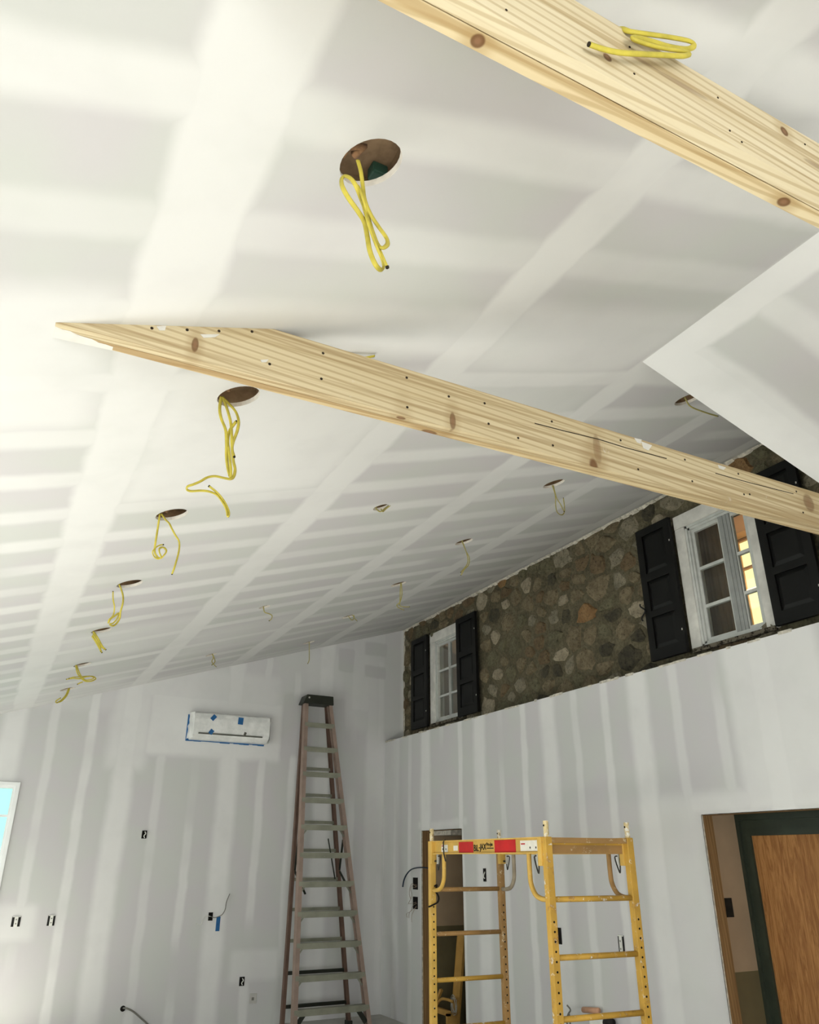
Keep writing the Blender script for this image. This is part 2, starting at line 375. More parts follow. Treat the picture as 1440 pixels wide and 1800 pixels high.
SM = [stone_mat('stone_brown', (102, 91, 70), (134, 121, 95), (66, 59, 45)), stone_mat('stone_olive', (88, 84, 65), (118, 112, 87), (54, 52, 40)),
      stone_mat('stone_grey', (114, 107, 89), (150, 141, 119), (74, 69, 55)), stone_mat('stone_dark', (58, 55, 45), (84, 78, 61), (36, 34, 28)),
      stone_mat('stone_pale', (136, 126, 105), (172, 160, 135), (88, 80, 64)), stone_mat('stone_rust', (128, 97, 63), (150, 118, 80), (86, 66, 46)),
      stone_mat('stone_umber', (94, 79, 58), (122, 104, 78), (58, 50, 38))]
SWT = [34, 24, 20, 12, 7, 3, 16]
rs = random.Random(21); AN = 1.28; pts = []
y0s, y1s, z0s, z1s = 2.35, YB, LEDGE, zc(XS)
blk = [(BW['sh0'][0]+.05, BW['sh1'][1]-.05, ZB+.05, ZT-.05), (SW['sh0'][0]+.05, SW['sh1'][1]-.05, ZB+.05, ZT-.05)]
for t in range(9000):
    r = rs.choice((.085, .10, .125, .16)) if t < 2500 else .082
    p = (rs.uniform(y0s, y1s), rs.uniform(z0s, z1s), r)
    if all(((p[0]-q[0])/AN)**2+(p[1]-q[1])**2 > ((r+q[2])*.80)**2 for q in pts): pts.append(p)
def clip(poly, n, c):
    out = []
    for i in range(len(poly)):
        a, b = poly[i], poly[(i+1) % len(poly)]; da = n[0]*a[0]+n[1]*a[1]-c; db = n[0]*b[0]+n[1]*b[1]-c
        if da <= 0: out.append(a)
        if (da < 0 < db) or (db < 0 < da):
            t = da/(da-db); out.append((a[0]+(b[0]-a[0])*t, a[1]+(b[1]-a[1])*t))
    return out
ns = 0
for i, p in enumerate(pts):
    if any(a < p[0] < b and c < p[1] < d for a, b, c, d in blk): continue
    poly = [(max(p[0]-.5, y0s), max(p[1]-.5, z0s)), (min(p[0]+.5, y1s), max(p[1]-.5, z0s)), (min(p[0]+.5, y1s), min(p[1]+.5, z1s)), (max(p[0]-.5, y0s), min(p[1]+.5, z1s))]
    for q in pts:
        if q is p: continue
        dx, dz = (q[0]-p[0])/AN**2, q[1]-p[1]
        if dx*dx+dz*dz > .5: continue
        w = .5+.5*(p[2]**2-q[2]**2)/((q[0]-p[0])**2/AN**2+dz*dz)*.8
        mx_, mz_ = p[0]+(q[0]-p[0])*w, p[1]+(q[1]-p[1])*w
        poly = clip(poly, (dx, dz), dx*mx_+dz*mz_)
        if len(poly) < 3: break
    if len(poly) < 3: continue
    cx = sum(a[0] for a in poly)/len(poly); cz = sum(a[1] for a in poly)/len(poly)
    for (a, b, c, d) in [(BW['y0'], BW['y1'], ZB, ZT), (SW['y0'], SW['y1'], ZB, ZT)]:      # keep clear of the window casings
        if cx < a: poly = clip(poly, (1, 0), a-.005) if c < cz < d else poly
        elif cx > b: poly = clip(poly, (-1, 0), -b-.005) if c < cz < d else poly
        elif cz > d: poly = clip(poly, (0, -1), -d-.005)
    if len(poly) < 3: continue
    ch = []
    for j in range(len(poly)):              # cut the corners
        a, b = poly[j], poly[(j+1) % len(poly)]
        ch += [(a[0]*.78+b[0]*.22, a[1]*.78+b[1]*.22), (a[0]*.22+b[0]*.78, a[1]*.22+b[1]*.78)]
    cx = sum(a[0] for a in ch)/len(ch); cz = sum(a[1] for a in ch)/len(ch)
    s1 = rs.uniform(.74, .93); s2 = s1*rs.uniform(.6, .85); h = rs.uniform(.008, .032)
    if min(max(abs(a[0]-cx) for a in ch), max(abs(a[1]-cz) for a in ch)) < .022: continue
    n = len(ch); V = []
    tlt = (rs.uniform(-.12, .12), rs.uniform(-.12, .12))
    j1 = [rs.uniform(.74, 1.06) for _ in ch]
    for s, hh in ((s1*1.05, -.002), (s1*.93, h*.65), (s2, h)):
        for j, (a, b) in enumerate(ch):
            q = s*j1[j] if hh != h else s*rs.uniform(.85, 1.05)
            yy = cx+(a-cx)*q; zz = cz+(b-cz)*q
            V.append((XS-(hh+(tlt[0]*(yy-cx)+tlt[1]*(zz-cz) if hh > 0 else 0)), yy, zz))
    V.append((XS-h*rs.uniform(.9, 1.25), cx, cz))
    Fc = []
    for ring in (0, 1):
        for j in range(n): Fc.append((ring*n+j, ring*n+(j+1) % n, (ring+1)*n+(j+1) % n, (ring+1)*n+j))
    for j in range(n): Fc.append((2*n+j, 2*n+(j+1) % n, 3*n))
    MB().add(V, Fc).build('stone', rs.choices(SM, SWT)[0], wall_stone, False); ns += 1
print('stones', ns)
# ragged bead of compound where the ceiling meets the stone
m = MB(); y = GY+.02
while y < YB-.02:
    L = rr.uniform(.04, .14); h = rr.uniform(.008, .03); d = rr.uniform(.02, .05)
    a = (XS-d, zc(XS-d)-.001)
    m.add([(XS-d, y, zc(XS-d)-.001), (XS+.01, y, zc(XS)-.001), (XS-.005, y, zc(XS)-h-.012), (XS-d, y+L, zc(XS-d)-.001), (XS+.01, y+L, zc(XS)-.001), (XS-.005, y+L, zc(XS)-h-.012)], [(0, 1, 2), (3, 5, 4), (0, 3, 4, 1), (1, 4, 5, 2), (2, 5, 3, 0)])
    y += L
struct(m.build('trim_1', m_edge), 'ragged pale compound line between ceiling and stone')
m = MB(); z = LEDGE
while z < zc(XS)-.03:
    L = rr.uniform(.03, .12); d = rr.uniform(.01, .03); m.box((XS-.012, YB-d, z), (XS+.01, YB-.001, min(z+L, zc(XS)-.03))); z += L
struct(m.build('trim_2', m_edge), 'ragged pale compound line between end wall and stone')

# ------------------------------------------------------------------ windows in the stone wall
m_white = splattered('old_white_paint', (214, 212, 204), (150, 142, 126), .33, .55)
m_sash = plain('sash_paint', (196, 198, 192), .5, .08, 12)
m_grey = plain('grey_astragal', (150, 152, 148), .55, .1, 10)
m_glass = glass('window_glass', (.92, .95, .93))
def stone_window(name, y0, y1, label, lc, glL, ast, glR):
    root = bpy.data.objects.new(name, None); COL.objects.link(root); root.location = (XS, (y0+y1)/2, ZB); OFF[name] = Vector(root.location)
    struct(root, label); ca = lc
    MB().box((XS-.03, y0, ZT-.125), (XS+.0, y1, ZT)).build('head_casing', m_white, root, bevel=.004)
    for a, b in ((y0, y0+ca[0]), (y1-ca[1], y1)):
        MB().box((XS-.028, a, ZB+.015), (XS+.0, b, ZT-.126)).build('side_casing', m_white, root, bevel=.004)
    iy0, iy1, iz0, iz1 = y0+ca[0], y1-ca[1], ZB+.03, ZT-.126
    fr = MB()                               # stepped frame bead
    for d, w, x in ((0, .022, XS-.018), (.022, .02, XS-.006)):
        fr.box((x, iy0+d, iz0+d), (XS+.09, iy0+d+w, iz1-d)); fr.box((x, iy1-d-w, iz0+d), (XS+.09, iy1-d, iz1-d))
        fr.box((x, iy0+d, iz1-d-w), (XS+.09, iy1-d, iz1-d)); fr.box((x, iy0+d, iz0), (XS+.09, iy1-d, iz0+d+w))
    fr.build('frame', m_sash, root)
    MB().box((XS-.05, y0+.02, ZB-.005), (XS+.02, y1-.02, ZB+.03)).build('sill', splattered('weathered_sill_'+name, (120, 112, 96), (40, 34, 26), .5, .8), root)
    X0, X1 = XS+.015, XS+.045
    gz0, gz1 = iz0+.05, iz1-.05
    if ast: 
        m = MB().box((XS+.002, ast[0], iz0+.04), (X1, ast[1], iz1-.04))
        for q in (.3, .62): yy = ast[0]+(ast[1]-ast[0])*q; m.box((XS-.004, yy-.006, iz0+.04), (XS+.002, yy+.006, iz1-.04))
        m.build('astragal', m_grey, root)
    for g in (glL, glR):
        sash = MB(); sash.box((X0, g[0]-.028, gz0-.01), (X1, g[0], gz1+.01)); sash.box((X0, g[1], gz0-.01), (X1, g[1]+.028, gz1+.01))
        sash.box((X0, g[0], gz0-.012), (X1, g[1], gz0+.02)); sash.box((X0, g[0], gz1-.02), (X1, g[1], gz1+.012))
        sash.build('sash', m_sash, root)
        zs = [gz0+.02, 1.955+H, 2.292+H, gz1-.02]
        for zm in zs[1:3]: MB().box((X0-.004, g[0], zm-.013), (X1, g[1], zm+.013)).build('muntin', m_sash, root)
        for a, b in zip(zs, zs[1:]): MB().box((X0+.012, g[0], a+.01), (X0+.016, g[1], b-.01)).build('pane', m_glass, root)
    return root
stone_window('window_1', BW['y0'], BW['y1'], 'white casement window beside the near timber, warm light in its right half', (.105, .11), (4.19, 4.45), (4.055, 4.17), (3.885, 4.045))
stone_window('window_2', SW['y0'], SW['y1'], 'narrow white casement window near the far corner', (.055, .13), (8.79, 9.05), None, (8.52, 8.745))
m_black = plain('shutter_paint', (11, 11, 9), .5, .25, 8)
m_iron = plain('wrought_iron', (20, 19, 18), .5, .2, 20)
m_hinge = plain('hinge_steel', (190, 188, 178), .4, .1, 20)
def shutter(y0, y1, label, dog=None):
    z0, z1 = ZB+.01, ZT+.005; x0, x1 = XS-.082, XS-.048
    t = thing('shutter', label, 'shutter', ((x0+x1)/2, (y0+y1)/2, z0), 'black panelled shutters on the stone wall')
    s = .075; zs = [z0+.10, z0+.385, z0+.445, z0+.725, z0+.80, z1-.07]
    f = MB(); f.box((x0, y0, z0), (x1, y0+s, z1)); f.box((x0, y1-s, z0), (x1, y1, z1))
    for a, b in ((z0, zs[0]), (zs[1], zs[2]), (zs[3], zs[4]), (zs[5], z1)): f.box((x0, y0+s, a), (x1, y1-s, b))
    f.build('frame', m_black, t)
    for a, b in ((zs[0], zs[1]), (zs[2], zs[3]), (zs[4], zs[5])):
        c, d = y0+s, y1-s; e = .035; xb, xf = x1-.006, x0+.004; xr = x0+.016
        V = [(xr, c, a), (xr, d, a), (xr, d, b), (xr, c, b), (xf, c+e, a+e), (xf, d-e, a+e), (xf, d-e, b-e), (xf, c+e, b-e), (xb, c, a), (xb, d, a), (xb, d, b), (xb, c, b)]
        MB().add(V, [(4,5,6,7),(0,1,5,4),(1,2,6,5),(2,3,7,6),(3,0,4,7),(8,9,1,0),(9,10,2,1),(10,11,3,2),(11,8,0,3),(8,11,10,9)]).build('raised_panel', m_black, t)
    for zz in (z0+.2, z1-.22):              # pintles that carry it off the wall
        MB().box((x1, (y0+y1)/2-.03, zz-.012), (XS, (y0+y1)/2+.03, zz+.012)).build('bracket', m_iron, t)
        MB().box((x0-.003, y0+.012, zz-.008), (x0, y0+.022, zz+.008)).build('screw_head', m_hinge, t)
    if dog is not None:
        P = [Vector((XS-.095, dog+.030*math.sin(a*1.0)*(.5+.5*abs(math.cos(a/2))), z0+.33+.024*a)) for a in [i*.35 for i in range(19)]]
        P = [Vector((x0-.012, dog+.028*math.sin(i/18*2*math.pi*1.25+.6), z0+.38+.16*i/18)) for i in range(19)]
        MB().tube(P, .007, 6).build('holdback', m_iron, t, True)
    return t
shutter(*BW['sh1'], 'black shutter left of the near window, iron holdback at its edge', BW['sh1'][1]+.012)
shutter(*BW['sh0'], 'black shutter right of the near window, half hidden by the timber')
shutter(*SW['sh1'], 'black shutter left of the far window, next to the corner')
shutter(*SW['sh0'], 'black shutter right of the far window')
# room of the house behind the two windows
m_int = plain('interior_plaster', (122, 104, 84), .85, .1, 3)
def inner(x0, x1, y0, y1, z0, z1):
    v = [(x0,y0,z0),(x1,y0,z0),(x1,y1,z0),(x0,y1,z0),(x0,y0,z1),(x1,y0,z1),(x1,y1,z1),(x0,y1,z1)]
    return MB().add(v, [(0,1,2,3),(7,6,5,4),(0,4,5,1),(1,5,6,2),(2,6,7,3)])
struct(inner(XS+.1, 6.7, 3.2, 9.95, LEDGE-.5, 5.35).build('wall_house_room', m_int), 'tan plaster room of the house seen through the windows')
struct(MB().box((XS+.11, 6.3, LEDGE-.4), (6.69, 6.35, 5.3)).build('house_light_block', m_int))  # unseen partition, added to keep the warm light out of the far window
m_tan = plain('warm_timber', (196, 150, 108), .7, .1, 5)
b = struct(MB().box((6.45, 3.3, 4.84), (6.6, 9.8, 5.02)).build('trim_3', m_tan), 'timber lintel inside the house room')
struct(MB().box((6.3, 3.3, 5.15), (6.45, 9.8, 5.3)).build('trim_4', m_tan))
w = bpy.data.objects.new('window_4', None); COL.objects.link(w); w.location = (6.66, 4.9, 3.7); OFF['window_4'] = Vector(w.location); struct(w, 'bright yellow window on the far side of the house room')
MB().box((6.66, 4.45, 3.78), (6.68, 5.21, 4.82)).build('pane', emit('bright_pane', (255, 240, 170), 1.15), w)
m = MB()
for yy in (4.44, 4.72, 5.0, 5.2): m.box((6.62, yy-.012, 3.75), (6.658, yy+.012, 4.84))
for zz in (3.77, 4.28, 4.52, 4.83): m.box((6.62, 4.44, zz-.012), (6.658, 5.2, zz+.012))
m.build('frame', m_tan, w)
struct(MB().box((6.0, 5.02, 3.2), (6.06, 5.2, 4.42)).build('trim_5', plain('dark_post', (84, 58, 40), .8)))
m_curt = plain('curtain', (150, 142, 122), .9, .1, 6)
def curtain(y0, y1, x, label, mat):
    m = MB(); n = 40; V = []
    for i in range(n+1):
        yy = y0+(y1-y0)*i/n; xx = x+.018*math.sin(i*.9)+.01*math.sin(i*2.1)
        V += [(xx, yy, ZB+.02), (xx, yy, ZT-.1)]
    m.add(V, [(2*i, 2*i+2, 2*i+3, 2*i+1) for i in range(n)])
    return tag(m.build('curtain', mat, None, True, base=(x, (y0+y1)/2, ZB+.02)), label, 'curtain')
curtain(4.32, 4.62, XS+.22, 'dim brown curtain behind the left half of the near window', plain('brown_curtain', (104, 82, 60), .9, .15, 6))
curtain(8.52, 8.72, XS+.14, 'pale curtain behind the right half of the far window', m_curt)
l = bpy.data.lights.new('house_warm_fill', 'POINT'); l.energy = 14; l.color = (1, .72, .42); l.shadow_soft_size = .12  # warm fill light added to lift the room, no lamp stands there
o = bpy.data.objects.new('house_warm_fill', l); COL.objects.link(o); o.location = (6.2, 4.3, 4.7)
# window in the end wall, far left
m_trim = plain('white_vinyl', (236, 238, 236), .35, .03, 5)
w = bpy.data.objects.new('window_3', None); COL.objects.link(w); w.location = ((WX0+WX1)/2, YB, WZ0); OFF['window_3'] = Vector(w.location); struct(w, 'white daylight window in the end wall at the left')
t = .036
for n_, a, b in (('casing', (WX1-.005, WZ0-.08), (WX1+t, WZ1+t)), ('casing', (WX0-t, WZ0-.08), (WX0+.005, WZ1+t)), ('casing', (WX0, WZ1-.005), (WX1, WZ1+t)), ('casing', (WX0, WZ0-.08), (WX1, WZ0+.005))):
    MB().box((a[0], YB-.02, a[1]), (b[0], YB+.002, b[1])).build(n_, m_trim, w, bevel=.004)
m = MB(); d = .032
for a, b, c, e in ((WX1-d, WX1, WZ0, WZ1), (WX0, WX0+d, WZ0, WZ1), (WX0+d, WX1-d, WZ1-d, WZ1), (WX0+d, WX1-d, WZ0, WZ0+d)): m.box((a, YB, c), (b, YB+.07, e))
m.build('sash', m_trim, w)
MB().box((WX0+d, YB+.02, 2.145), (WX1-d, YB+.05, 2.17)).build('muntin', m_trim, w)
for xx in (-.28, -.82): MB().box((xx-.012, YB+.02, WZ0+d), (xx+.012, YB+.05, WZ1-d)).build('muntin', m_trim, w)
m_teal = glass('teal_glass', (.60, .88, .80))
MB().box((WX0+d, YB+.034, WZ0+d), (WX1-d, YB+.038, WZ1-d)).build('pane', m_teal, w)

# ------------------------------------------------------------------ doorways in the right wall
m_stud = wood('stud_wood', 2, (150, 118, 78), (128, 98, 64), (100, 74, 46))
m_rev = plain('tan_plaster', (158, 136, 110), .85, .07, 4)
m_rev2 = plain('olive_dado', (98, 88, 62), .8, .1, 4)
m_frame = splattered('dark_green_frame', (50, 56, 46), (110, 116, 108), .3, .4)
ZD = -.735+H
def doorway(name, a, b, depth, label, full):
    r = bpy.data.objects.new(name, None); COL.objects.link(r); r.location = (XW, (a+b)/2, 0); OFF[name] = Vector(r.location); struct(r, label)
    MB().box((XW+.015, b-.002, .0), (XW+.108, b+.04, DZ)).build('stud', m_stud, r)
    MB().box((XW+.015, a-.04, .0), (XW+.108, a+.0, DZ)).build('stud', m_stud, r)
    MB().box((XW+.015, a, DZ-.002), (XW+.108, b, DZ+.09)).build('header', m_stud, r)
    x1 = XW+depth
    for y, s in ((b+.012, 1), (a-.012, -1)):
        MB().box((XW+.122, y, ZD), (x1, y+.02*s, DZ+.05)).build('plaster_reveal', m_rev, r)
        MB().box((XW+.122, y, 0), (x1, y+.02*s, ZD)).build('painted_dado', m_rev2, r)
    MB().box((XW+.122, a-.012, DZ+.02), (x1, b+.012, DZ+.05)).build('soffit', m_rev if not full else m_frame, r)
    return r, x1
d1, x1 = doorway('door_1', DR[0], DR[1], .36, 'boarded doorway with dark green frame and plywood', True)
fy0, fy1, ft = DR[0]-.01, 4.545, DZ+.02
m = MB(); m.box((x1-.0, fy1-.03, 0), (x1+.06, fy1, ft)); m.box((x1+.02, fy1-.075, 0), (x1+.06, fy1-.03, ft)); m.box((x1+.008, fy1-.115, 0), (x1+.06, fy1-.075, ft-.15)); m.build('jamb', m_frame, d1)
m = MB(); m.box((x1, fy0, 0), (x1+.06, fy0+.1, ft)); m.build('jamb', m_frame, d1)
m = MB(); m.box((x1+.0, fy0, ft-.05), (x1+.06, fy1-.03, ft)); m.box((x1+.02, fy0, ft-.11), (x1+.06, fy1-.075, ft-.05)); m.box((x1+.01, fy0, ft-.16), (x1+.06, fy1-.075, ft-.11)); m.build('head', m_frame, d1)
k = NT('plywood'); g = k.noise(3.2, 5, k.vec(1, 7, .8), .6, 2.2); g2 = k.noise(9, 3, k.vec(1, 14, .7), .6, 1.5)
col = k.mix(k.ss(g, .32, .68), lin((176, 126, 74)), lin((138, 92, 50))); col = k.mix(k.ss(g2, .5, .68, 0, .55), col, lin((112, 72, 38)))
m_ply = k.fin(col, .6)
MB().box((x1+.028, fy0+.08, 0), (x1+.045, fy1-.11, ft-.15)).build('plywood_panel', m_ply, d1)
q = at(1282, 1596, 1, DR[1]+.01); MB().box((q.x-.05, q.y-.004, q.z-.06), (q.x+.035, q.y+.012, q.z+.065)).build('switch_hole', m_dark, d1)
d2, x2 = doorway('door_2', DL[0], DL[1], .80, 'narrow unframed doorway behind the yellow scaffold', False)
MB().box((x2, DL[0]-.3, 0), (x2+.02, DL[1]+.3, DZ+.05)).build('far_partition', m_rev2, d2)
q = at(790, 1469, 1, DL[1]); MB().box((XW+.13, 8.5, DZ-.05), (XW+.4, DL[1]+.01, DZ+.02)).build('plaster_patch', m_edge, d2)

# ------------------------------------------------------------------ timber beams
BZ0, BZ1 = 1.462+H, 1.660+H
PINE = ((218, 205, 174), (208, 192, 157), (170, 146, 104))
def beam(name, ya, ys, yb, label, knots, mats, x1, nails, paint=0):
    def zb(x): return BZ0+(x-1.6)*.0045-.004 if ya > 2 else BZ0
    xL = -.075 if ya > 2 else (BZ0-Z0)/SL+.002
    t = thing('timber_beam', label, 'beam', ((((BZ0-Z0)/SL)+x1)/2, (ya+yb)/2, BZ0), 'pine tie beams under the ceiling')
    xt = (BZ1-Z0)/SL; xq = RX+(RZ-BZ1)/SR
    for (a, b), mt in zip(((ya, ys-.0012), (ys+.0012, yb)), mats):
        poly = [(xL, zb(xL)), (x1, zb(x1)), (xq, BZ1), (xt, BZ1), (xL, max(zc(xL), zb(xL)+.001))]
        MB().prism(poly, 1, a, b).build('board', mt, t, bevel=.004 if ya < 2 else .003)
    return t
XR = RX+(RZ-BZ0)/SR
def kn(px, py, ax, val, r, s=.9): 
    p = at(px, py, ax, val); return (p, r, s)
Y1 = (.775, .814, .853); Y2 = (2.145, 2.179, 2.213)
def localise(knots, c): return [(tuple(p-Vector(c)), r, s) for p, r, s in knots]
c1 = ((((BZ0-Z0)/SL)+XR)/2, (Y1[0]+Y1[2])/2, BZ0); c2 = (c1[0], (Y2[0]+Y2[2])/2, BZ0)
kA = [kn(1068, 101, 1, Y1[0], (.012, .05, .012)), kn(1379, 231, 1, Y1[0], (.014, .05, .016)), (at(1200, 150, 1, Y1[0]), (.085, .03, .010), .35), (at(1130, 108, 1, Y1[0]), (.05, .03, .006), .35), (at(1436, 292, 1, Y1[0]), (.05, .03, .010), .35)]
kB = [kn(840, 72, 2, BZ0, (.016, .016, .05)), kn(1378, 355, 2, BZ0, (.020, .014, .05))]
kC = [kn(343, 606, 1, Y2[0], (.012, .05, .030), .8), kn(796, 740, 1, Y2[0], (.014, .05, .04), .7), kn(1050, 790, 1, Y2[0], (.022, .05, .075), .45), kn(1422, 884, 1, Y2[0], (.04, .05, .05), .55), kn(705, 732, 2, BZ0, (.02, .01, .05), .8), kn(755, 757, 2, BZ0, (.035, .012, .05), .8), kn(1046, 818, 2, BZ0, (.03, .012, .05), .9)]
b1 = beam('b', *Y1, 'near pine beam crossing the upper right corner of the view', None,
          (wood('pine_near_a', 0, *PINE, localise(kA, c1), 46, 0, .25), wood('pine_near_b', 0, (220, 205, 169), (210, 190, 150), (166, 137, 90), localise(kB, c1), 24, 0, 1.3)), XR, 0)
b2 = beam('b', *Y2, 'longer pine beam across the middle, tapering into the ceiling at its left end', None,
          (wood('pine_far_a', 0, (208, 193, 158), (196, 178, 140), (156, 131, 92), localise(kC, c2), 40, .3, .35), wood('pine_far_b', 0, (206, 188, 149), (194, 171, 129), (152, 121, 78), localise(kC, c2), 28, 0, 1.2)), XR, 0)
m_nail = plain('nail_hole', (44, 34, 24), .8)
NB2 = [(165, 580), (267, 577), (329, 580), (385, 582), (443, 583), (346, 625), (474, 640), (568, 621), (565, 666), (715, 664), (716, 716), (706, 734), (789, 697), (852, 709), (859, 745), (911, 770), (970, 741), (972, 783), (1091, 774), (1122, 825), (1204, 808), (1217, 846), (1298, 833), (1308, 869), (1400, 864), (1412, 901), (1203, 769), (1318, 869)]
NB1 = [(1107, 83), (1115, 130), (1262, 172), (1304, 250), (1415, 254), (890, 18), (1283, 230)]
nail_me = None
for par, L, y in ((b2, NB2, Y2[0]), (b1, NB1, Y1[0])):
    for px, py in L:
        p = at(px, py, 1, y)
        if not (BZ0+.008 < p.z < BZ1-.006) or p.z > zc(p.x)-.006: continue
        r = .0052 if y > 2 else .0028
        MB().disc(p, (0, -1, 0), r, .0012, 7).build('nail_hole', m_nail, par)
# long drying crack and compound smears on the far beam
c = MB()
L = [(940, 744), (990, 757), (1052, 772), (1100, 787), (1172, 806)]
pp = [at(px, py, 1, Y2[0]-.0006) for px, py in L]
for a, b in zip(pp, pp[1:]): c.bar(a, b, .002, .0035)
L = [(1258, 832), (1320, 849), (1395, 868)]
pp = [at(px, py, 1, Y2[0]-.0006) for px, py in L]
for a, b in zip(pp, pp[1:]): c.bar(a, b, .002, .003)
c.build('drying_crack', m_nail, b2)
m_mud = plain('joint_compound', (214, 211, 203), .85, .05, 12)
for poly in ([(1115, 770), (1128, 773), (1126, 780), (1120, 778)], [(1127, 776), (1146, 783), (1140, 792), (1131, 788)], [(1262, 817), (1276, 822), (1272, 826), (1264, 823)], [(352, 588), (386, 588), (378, 593), (358, 594)], [(275, 574), (292, 573), (290, 581), (280, 581)], [(458, 633), (472, 632), (468, 637), (460, 637)]):
    P = [at(px, py, 1, Y2[0]) for px, py in poly]
    V = P+[p-Vector((0, .0015, 0)) for p in P]; n = len(P)
    MB().add(V, [tuple(range(n, 2*n))]+[(i, (i+1) % n, n+(i+1) % n, n+i) for i in range(n)]).build('compound_smear', m_mud, b2)
xL = (BZ0-Z0)/SL
V = []
def zb2(x): return BZ0+(x-1.6)*.0045-.004
for i in range(9):                          # thin smear of compound along the underside at the left end
    q = i/8; x = -.075+.17*q; zt = zb2(x)
    V += [(x, Y2[0]+.020+.03*q+.003*math.sin(i*2.3), zt-.0003), (x, Y2[0]+.026+.03*q, zt-.004*(1-q)-.0012), (x, Y2[2]+.004*(1-q), zt-.006*(1-q)-.0012), (x, Y2[2]+.010*(1-q), zt-.0003)]
MB().add(V, [(4*i+j, 4*i+j+1, 4*i+j+5, 4*i+j+4) for i in range(8) for j in range(3)]+[(0, 1, 2, 3), (35, 34, 33, 32)]).build('compound_fillet', m_mud, b2)

# ------------------------------------------------------------------ yellow cables
m_cab = plain('yellow_cable', (192, 177, 72), .5, .16, 18)
m_cab2 = plain('yellow_cable_pale', (172, 162, 98), .5, .12, 18)
m_tip = plain('cable_cut_end', (40, 34, 24), .7)
def cable(label, yp, strands, off, sc, r=.0065, flat=.5, mat=None, dep=.014, tip=True):
    root = None; c0 = None; m = MB(); ends = []
    rr = random.Random(len(label)*13)
    for st in strands:
        P = []
        for i, q in enumerate(st):
            dy = dep*math.sin(i*1.3+rr.random()*.8) if i > 1 else 0
            y = yp+dy+(q[2] if len(q) > 2 else 0)
            P.append(at(off[0]+q[0]/sc, off[1]+q[1]/sc, 1, y))
        SP = smoothpath(P, 7); m.tube(SP, r, 8, flat, (0, -1, .2)); ends.append((SP[-1], (SP[-1]-SP[-2]).normalized()))
    lo = min(m.v, key=lambda v: v.z)
    o = m.build('electrical_cable', mat or m_cab, None, True, base=lo); tag(o, label, 'cable', 'yellow cables hanging from the light cut-outs')
    if tip:
        for p, d in ends: MB().tube([p-d*.001, p+d*.004], r*.8, 6).build('cut_end', m_tip, o)
    return o
cable('thick yellow cable folded in loops, hanging from the largest near cut-out', 1.345, [[(445, 400), (478, 520), (500, 680), (525, 850), (590, 1010), (680, 1150), (765, 1270), (780, 1345), (725, 1388), (665, 1345), (600, 1180), (540, 980), (470, 800), (420, 680), (360, 600), (290, 575), (258, 630), (280, 720), (350, 840), (450, 980), (520, 1100), (550, 1250), (580, 1420), (640, 1570), (700, 1635), (735, 1605), (715, 1510), (660, 1380), (585, 1180), (515, 950), (468, 780), (450, 700), (480, 760), (522, 900), (575, 1100), (640, 1300), (705, 1440), (775, 1600)]], (560, 220), 6.43, .0062, .6)
cable('yellow cable with a long zigzag tail, hanging below the pine beam', 2.62, [
    [(610, 250), (670, 420), (705, 560), (715, 700), (720, 850), (735, 1000), (755, 1100), (740, 1180), (700, 1213), (620, 1200), (520, 1180), (430, 1195), (350, 1240), (270, 1275), (200, 1300), (190, 1335), (240, 1355), (350, 1350), (450, 1360), (540, 1400), (610, 1490), (655, 1580), (668, 1650), (684, 1640), (680, 1590), (640, 1500), (590, 1425), (530, 1360), (455, 1300)],
    [(595, 250), (575, 380), (592, 500), (645, 640), (655, 800), (655, 950), (670, 1080), (700, 1190), (706, 1100), (685, 900), (672, 760), (690, 650), (768, 540)],
    [(620, 270), (715, 365), (770, 440), (797, 540), (780, 650), (735, 770), (720, 860), (745, 950)]], (300, 660), 6.665, .0062, .55)
cable('yellow cable ending in a curl beside a straight tail', 3.935, [[(375, 400), (350, 560), (320, 760), (290, 950), (265, 1120), (268, 1220), (330, 1315), (400, 1330), (460, 1270), (510, 1190), (470, 1120), (400, 1108), (358, 1150), (370, 1230), (400, 1310), (340, 1352), (260, 1310), (220, 1230), (230, 1170), (290, 1105), (370, 1062), (440, 1050)],
    [(405, 400), (500, 530), (570, 600), (630, 720), (700, 850), (770, 960), (785, 1080), (765, 1230), (720, 1400), (670, 1560), (630, 1665)]], (250, 870), 12, .0052, .6)
cable('yellow cable curled up like a hook, fourth in the left row', 5.222, [[(930, 190), (958, 260), (980, 340), (980, 430), (950, 540), (940, 620), (900, 690), (850, 722), (812, 700), (850, 690), (900, 640), (930, 560), (870, 600), (810, 640), (798, 685), (820, 640), (862, 570), (872, 480), (855, 380), (855, 290)]], (80, 1000), 7.2, .0058, .6)
cable('short stiff bundle of yellow cable, fifth in the left row', 6.535, [[(605, 790), (640, 890), (680, 960), (700, 1045)], [(615, 800), (665, 880), (720, 980), (762, 1022)], [(588, 850), (622, 900), (670, 980), (712, 1058)], [(600, 830), (650, 900), (690, 970), (745, 1015)]], (80, 1000), 7.2, .0068, .8)
cable('yellow cable coiled flat sideways, sixth in the left row', 7.91, [[(385, 1215), (400, 1310), (440, 1370), (500, 1420), (580, 1420), (636, 1390), (600, 1360), (520, 1365), (440, 1390), (350, 1385), (265, 1398)], [(395, 1220), (430, 1320), (490, 1400), (560, 1402), (612, 1380), (560, 1358), (450, 1365), (360, 1370), (300, 1385)], [(470, 1430), (440, 1442), (405, 1460)]], (80, 1000), 7.2, .0062, .6)
cable('bent yellow cable at the end of the left row, by the end wall', 9.23, [[(295, 1505), (260, 1590), (210, 1650), (145, 1695), (135, 1670), (190, 1635)], [(305, 1510), (272, 1600), (205, 1672), (145, 1692)]], (80, 1000), 7.2, .0066, .7)
